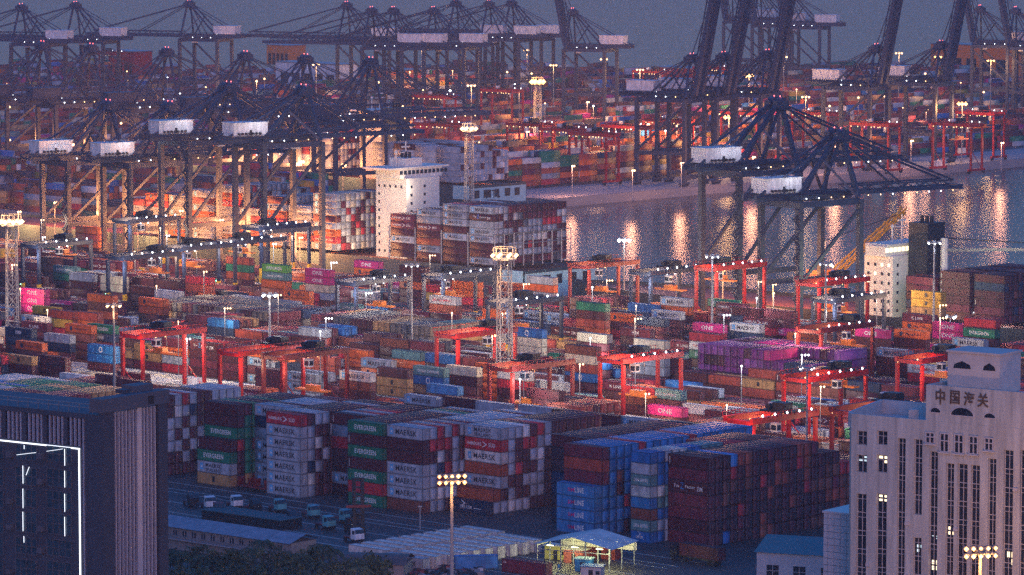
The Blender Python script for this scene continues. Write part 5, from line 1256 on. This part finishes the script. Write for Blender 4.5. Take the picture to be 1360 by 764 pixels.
for x in (-8.8, -3, 3, 8.8): tb2.beam((x, -6.6, shr(x) - .4), (x, 6.6, shr(x) - .4), .2, M_pole)
for y in (-6.6, 6.6): tb2.beam((-8.8, y, 4.2), (8.8, y, 4.2), .16, M_pole).beam((-8.8, y, 3.2), (-3, y, 3.2), .1, M_pole)
tb2.build('frame', sh); MB().box(-9.3, 9.3, 6.7, 6.78, 3.2, 5.4, M_tin).build('back_panel', sh)
tl = MB()
for x in (-6, 0, 6): tl.box(x - .8, x + .8, -5.8, -5.7, 5.0, 5.12, emat('tube_light', (1, .95, .5), .5)); tl.box(x - .8, x + .8, 3, 3.1, 5.4, 5.52, emat('tube_light', (1, .95, .5), .5))
tl.build('tube_light', sh)
for dx, dy in ((-5, -3), (3, -4), (8, -9)): q = np.array([dx * math.cos(R(-26)) - dy * math.sin(R(-26)), dx * math.sin(R(-26)) + dy * math.cos(R(-26))]); lamp(p[0] + q[0], p[1] + q[1], 4.6, 500, (1, .95, .42), .3)
def hut(px, py, w, d, h, ang, m, mr, label, name='site_hut'):
    t = empty(name, (*G(px, py), 0), ang); tag(t, label, 'hut', 'small huts by the shed'); wl = MB().box(-w / 2, w / 2, -d / 2, d / 2, 0, h, m).build('wall', t)
    MB().box(-w / 2 - .3, w / 2 + .3, -d / 2 - .3, d / 2 + .3, h + .01, h + .18, mr).build('roof', t); MB().box(-.5, .5, -d / 2 - .05, -d / 2 - .005, 0, 2.1, M_dark).build('door', t); MB().box(w / 4, w / 4 + .9, -d / 2 - .05, -d / 2 - .005, 1.1, 1.9, M_glass).build('window', t); return t
hut(742, 742, 5.5, 3, 3.0, -R(30), mat('hut_yellow', (.45, .42, .10), .6), M_tin, 'yellowish hut under the left end of the lit shed')
hut(766, 747, 5, 3, 3.0, -R(30), mat('hut_red', (.25, .06, .05), .6), M_tin, 'reddish hut with pale roof at the middle of the lit shed')
hut(800, 741, 8, 3.2, 3.2, -R(28), cmat('brick'), cmat('brick'), 'long dark red hut under the right half of the shed')
hut(776, 758, 3.5, 2.6, 2.7, -R(20), cmat('blue'), mat('hut_roof_pale', (.25, .42, .55), .5), 'small blue booth with a pale top before the shed')
hut(787, 768, 4.5, 3.5, 2.7, -R(15), mat('hut_white', (.5, .5, .5), .6), mat('hut_roof_blue', (.10, .24, .42), .5), 'low booth with a flat blue top at the bottom edge')
# people on the lot
def person(px, py, ang, label, shirt, pose=0.0):
    x0, y0 = G(px, py); me = bpy.data.meshes.new('person')
    V = [(0, 0, .95), (0, 0, 1.2), (0, 0, 1.42), (0, 0, 1.52), (0, .0, 1.66), (.2, 0, 1.42), (.27, .06, 1.12), (.26, .2, .92), (-.2, 0, 1.42), (-.28, .02, 1.12), (-.27, .08, .86), (.1, 0, .9), (.12, .1 * pose, .5), (.12, -.1 * pose, .08), (.12, .12, .05), (-.1, 0, .9), (-.12, -.1 * pose, .5), (-.12, -.2 * pose, .08), (-.12, .1, .05)]
    E_ = [(0, 1), (1, 2), (2, 3), (3, 4), (2, 5), (5, 6), (6, 7), (2, 8), (8, 9), (9, 10), (0, 11), (11, 12), (12, 13), (13, 14), (0, 15), (15, 16), (16, 17), (17, 18)]
    rad = [.14, .14, .15, .06, .11, .07, .05, .04, .07, .05, .04, .09, .065, .045, .04, .09, .065, .045, .04]
    me.from_pydata(V, E_, []); o = link('person', me, None, (float(x0), float(y0), 0)); o.rotation_euler = (0, 0, ang); md = o.modifiers.new('skin', 'SKIN')
    for k, r in enumerate(rad): me.skin_vertices[0].data[k].radius = (r, r)
    me.skin_vertices[0].data[0].use_root = True; o.modifiers.new('sub', 'SUBSURF').levels = 1; me.materials.append(shirt); tag(o, label, 'person', 'workers near the shed'); return o
person(724, 752, R(160), 'worker in dark clothes standing left of the lit shed', M_dark, .6)
person(742, 759, R(200), 'worker in blue overalls near the lit huts', cmat('blue'), .3)
# low long building with corrugated roof behind the palms
p = G(222, 697, 5.4); lb = empty('long_low_building', (*p, 0), ANG_L + R(3)); tag(lb, 'long two storey barrack with a grey sheet roof above the trees', 'building'); Lb = 39
M_sheet = mat('grey_sheet_roof', (.20, .23, .30), .55, .1, .35, .5); M_bw = mat('barrack_wall', (.22, .21, .22), .8, 0, .25)
MB().box(-6, Lb, 0, 8, -1, 5.2, M_bw).build('wall', lb); rb = MB()
for k in range(30): x = -7 + k * 1.56; rb.poly([(x, -1.3, 5.3), (x + 1.53, -1.3, 5.3), (x + 1.53, 4, 6.9), (x, 4, 6.9)], M_sheet).poly([(x, 4, 6.9), (x + 1.53, 4, 6.9), (x + 1.53, 9, 5.3), (x, 9, 5.3)], M_sheet)
rb.build('roof', lb)
for k in range(14):
    x = -4 + k * 3.0; w = MB().box(x, x + 1.2, -.06, -.005, 3.2, 4.5, M_glass).build('window', lb); MB().box(x + .55, x + .65, -.1, -.065, 3.2, 4.5, M_frame).build('frame', w)
MB().box(-6, Lb, -1.5, 0, 2.5, 2.7, M_conc).box(-6, Lb, -1.5, -1.42, 3.5, 3.6, M_pole).build('balcony', lb)
hp = G(430, 716, 4); t = empty('dark_warehouse', (*G(292, 682, 2), 0), ANG_L + R(3)); tag(t, 'low dark green roofed sheds between the barrack and the tractors', 'shed')
MB().box(-6, 20, 0, 7, 0, 2.2, M_dark).build('wall', t); MB().box(-6.3, 20.3, -.4, 7.4, 2.21, 2.4, mat('roof_dark_green', (.03, .07, .08), .6, 0, .3, .3)).build('roof', t)
t = empty('curved_roof_store', (*G(488, 745, 4), 0), -R(10)); tag(t, 'small store with a low brown curved roof left of the lettered box', 'shed'); MB().box(-9, 8, 0, 10, 0, 3.2, M_bw).build('wall', t)
rr_ = MB()
for k in range(8):
    y0, y1 = -.5 + k * 1.4, -.5 + (k + 1) * 1.4; f = lambda y: 3.3 + 1.6 * math.sin(math.pi * (y + .5) / 11.2); rr_.poly([(-9.5, y0, f(y0)), (8.5, y0, f(y0)), (8.5, y1, f(y1)), (-9.5, y1, f(y1))], mat('roof_brown', (.09, .07, .07), .6))
rr_.build('roof', t)
# short white pole and scrap beside the lot
t = empty('lot_post', (*G(558, 703), 0)); tag(t, 'short white post with a small head on the open lot', 'post'); MB().tube((0, 0, 0), (0, 0, 5.2), .14, M_wcol).build('pole', t); MB().box(-.5, .5, -.15, .15, 5.2, 5.5, M_wcol).build('head', t)
sc_ = MB(); r_ = random.Random(3)
for k in range(420):
    x, y = r_.uniform(480, 640), r_.uniform(752, 790); q = G(x, y); s = r_.uniform(.2, .8)
    sc_.frame((q[0], q[1], s * .6), Vector((s, r_.uniform(-.4, .4), r_.uniform(-.2, .2))), Vector((r_.uniform(-.4, .4), s * .6, .1)), Vector((0, .1, s * .5)), r_.choice((M_dark, M_dark, M_bw, M_dkred, M_pole, M_tyre)))
tag(sc_.build('scrap_heap'), 'loose scrap and debris heap along the bottom edge', 'scrap', None, 'stuff')
# parked cars at the right edge beyond the yard
cm = [mat('car_' + n, c, .3, .2, .1) for n, c in (('silver', (.4, .4, .42)), ('black', (.02, .02, .02)), ('white', (.7, .7, .7)), ('red', (.3, .02, .02)))]
def car(p, a, m, lab):
    t = empty('parked_car', (*p, 0), a); tag(t, lab, 'car', 'cars parked beyond the yard'); b = MB(); prof = [(-2.2, .35), (2.2, .35), (2.25, .8), (1.3, .95), (.7, 1.4), (-1.2, 1.42), (-1.9, 1.0), (-2.25, .9)]
    b.poly([(x, -.85, z) for x, z in prof], m).poly([(x, .85, z) for x, z in prof][::-1], m)
    for k in range(8): x, z = prof[k]; x2, z2 = prof[(k + 1) % 8]; b.poly([(x, -.85, z), (x, .85, z), (x2, .85, z2), (x2, -.85, z2)], M_glass if k in (3, 5) else m)
    b.build('body', t)
    for x in (-1.4, 1.4):
        for s in (-1, 1): MB().tube((x, s * .6, .32), (x, s * .87, .32), .32, M_tyre, n=8).build('wheel', t)
kk = 0
for r in range(4):
    for q in range(9):
        x, y = 1296 + q * 8 + r * 3, 448 - r * 9 - q * 1.0
        car(G(x, y), ANG_W + R(random.uniform(-4, 4)), random.choice(cm), '%s car from left in the %s parking row beyond the yard at right' % (ORR[q], ['nearest', 'second', 'third', 'farthest'][r])); kk += 1
for k, (x, y) in enumerate(((1262, 432), (1290, 425), (1310, 418), (1335, 424))): mast(x, y - 12, 9, '%s low white lamp from left over the parking rows' % ORR[k], E_white, 500, WHT, .5, .18, 'parking lamps', 1)

# ------------------------------------------------------------------ trees in front
M_leaf = [mat('leaf_%d' % k, c, .7, 0, .4, 1.0) for k, c in enumerate(((.020, .045, .022), (.030, .060, .028), (.045, .080, .034)))]; M_bark = mat('bark', (.06, .05, .045), .9)
def palm(p, h, label, rnd):
    t = empty('palm_tree', (float(p[0]), float(p[1]), 0), rnd.uniform(0, 6)); tag(t, label, 'palm', 'trees along the bottom edge'); MB().tube((0, 0, 0), (.3, .1, h), .28, M_bark, .18, n=8).build('trunk', t); c = MB()
    for k in range(17):
        a = k * 2.4 + rnd.uniform(-.2, .2); ln_ = rnd.uniform(2.6, 3.9); up = rnd.uniform(-.1, .9); prev = Vector((.3, .1, h)); m = M_leaf[k % 3]
        for s in range(5):
            f = (s + 1) / 5; q = Vector((.3 + math.cos(a) * ln_ * f, .1 + math.sin(a) * ln_ * f, h + up * 2.2 * f - 2.6 * f * f)); d = (q - prev); sd = Vector((-math.sin(a), math.cos(a), 0)); ww = .75 * (1 - .5 * f)
            for sg in (-1, 1):
                for v in range(3):
                    b0 = prev + d * (v / 3); b1 = prev + d * ((v + .62) / 3); c.poly([b0, b1, b1 + sd * sg * ww + d * .25 - Vector((0, 0, .28)), b0 + sd * sg * ww + d * .2 - Vector((0, 0, .34))], m)
            prev = q
    c.build('crown', t); return t
def bush(p, h, r, label, rnd, dens=650):
    t = empty('leafy_tree', (float(p[0]), float(p[1]), 0), 0); tag(t, label, 'tree', 'trees along the bottom edge'); tr = MB().tube((0, 0, 0), (0, 0, h * .55), .3, M_bark, .18)
    for k in range(5): a = k * 1.3; tr.tube((0, 0, h * .45), (r * .5 * math.cos(a), r * .5 * math.sin(a), h * .75), .14, M_bark, .05, n=5)
    tr.build('trunk', t); c = MB(); cl = [(Vector((rnd.uniform(-r, r) * .75, rnd.uniform(-r, r) * .75, h * rnd.uniform(.55, 1.0))), rnd.uniform(.3, .5) * r) for _ in range(11)]
    for k in range(dens):
        cc, cr = cl[k % 11]; d = Vector((rnd.gauss(0, 1), rnd.gauss(0, 1), rnd.gauss(0, .8))); d.normalize(); q = cc + d * cr * rnd.uniform(.6, 1.1); s = rnd.uniform(.16, .36)
        e1 = Vector((rnd.gauss(0, 1), rnd.gauss(0, 1), rnd.gauss(0, 1))).normalized() * s; e2 = e1.cross(d).normalized() * s; c.poly([q - e1, q + e2, q + e1, q - e2], M_leaf[(k % 11) % 3])
    c.build('crown', t); return t
rnd = random.Random(5); nt_ = 0
for k in range(44):
    x = 228 + (k % 22) * 13.2 + rnd.uniform(-5, 5); yt = (722 if k >= 22 else 745) + rnd.uniform(-6, 16) + (12 if x > 440 else 0) + (6 if x < 300 else 0); h = rnd.uniform(8, 11)
    p = G(x, yt, h + .5); row = 'back' if k >= 22 else 'front'
    lab = '%s tree from left in the %s row of dark trees at bottom' % (ORR[k % 22], row)
    if rnd.random() < .42: palm(p, h, lab.replace('tree from', 'palm from'), rnd)
    else: bush(p, h, rnd.uniform(2.6, 3.8), lab, rnd)

fl = PT(104, -12); 
for uu, ww in ((-170, 30), (-140, 44)): q = PT(uu, ww); lamp(q[0], q[1], 14, 3200, (1, .72, .45), .5)
lamp(float(fl[0]), float(fl[1]), 26, 1500, (1, .42, .2), .4)

# ------------------------------------------------------------------ haze
hz = MB(); hz.box(-3900, 3900, -60, 11500, -7, 172, M_dark); ho = hz.build('haze')
m = bpy.data.materials.new('haze'); m.use_nodes = True; n = m.node_tree; n.nodes.clear(); o = n.nodes.new('ShaderNodeOutputMaterial'); v = n.nodes.new('ShaderNodeVolumePrincipled')
v.inputs['Density'].default_value = HAZE_DENSITY; v.inputs['Color'].default_value = (*HAZE_COL, 1); v.inputs['Anisotropy'].default_value = 0.0
n.links.new(v.outputs[0], o.inputs['Volume']); ho.data.materials.clear(); ho.data.materials.append(m); tag(ho, kind='stuff')
print('containers', len(CONT), 'lamps', LAMPS[0])
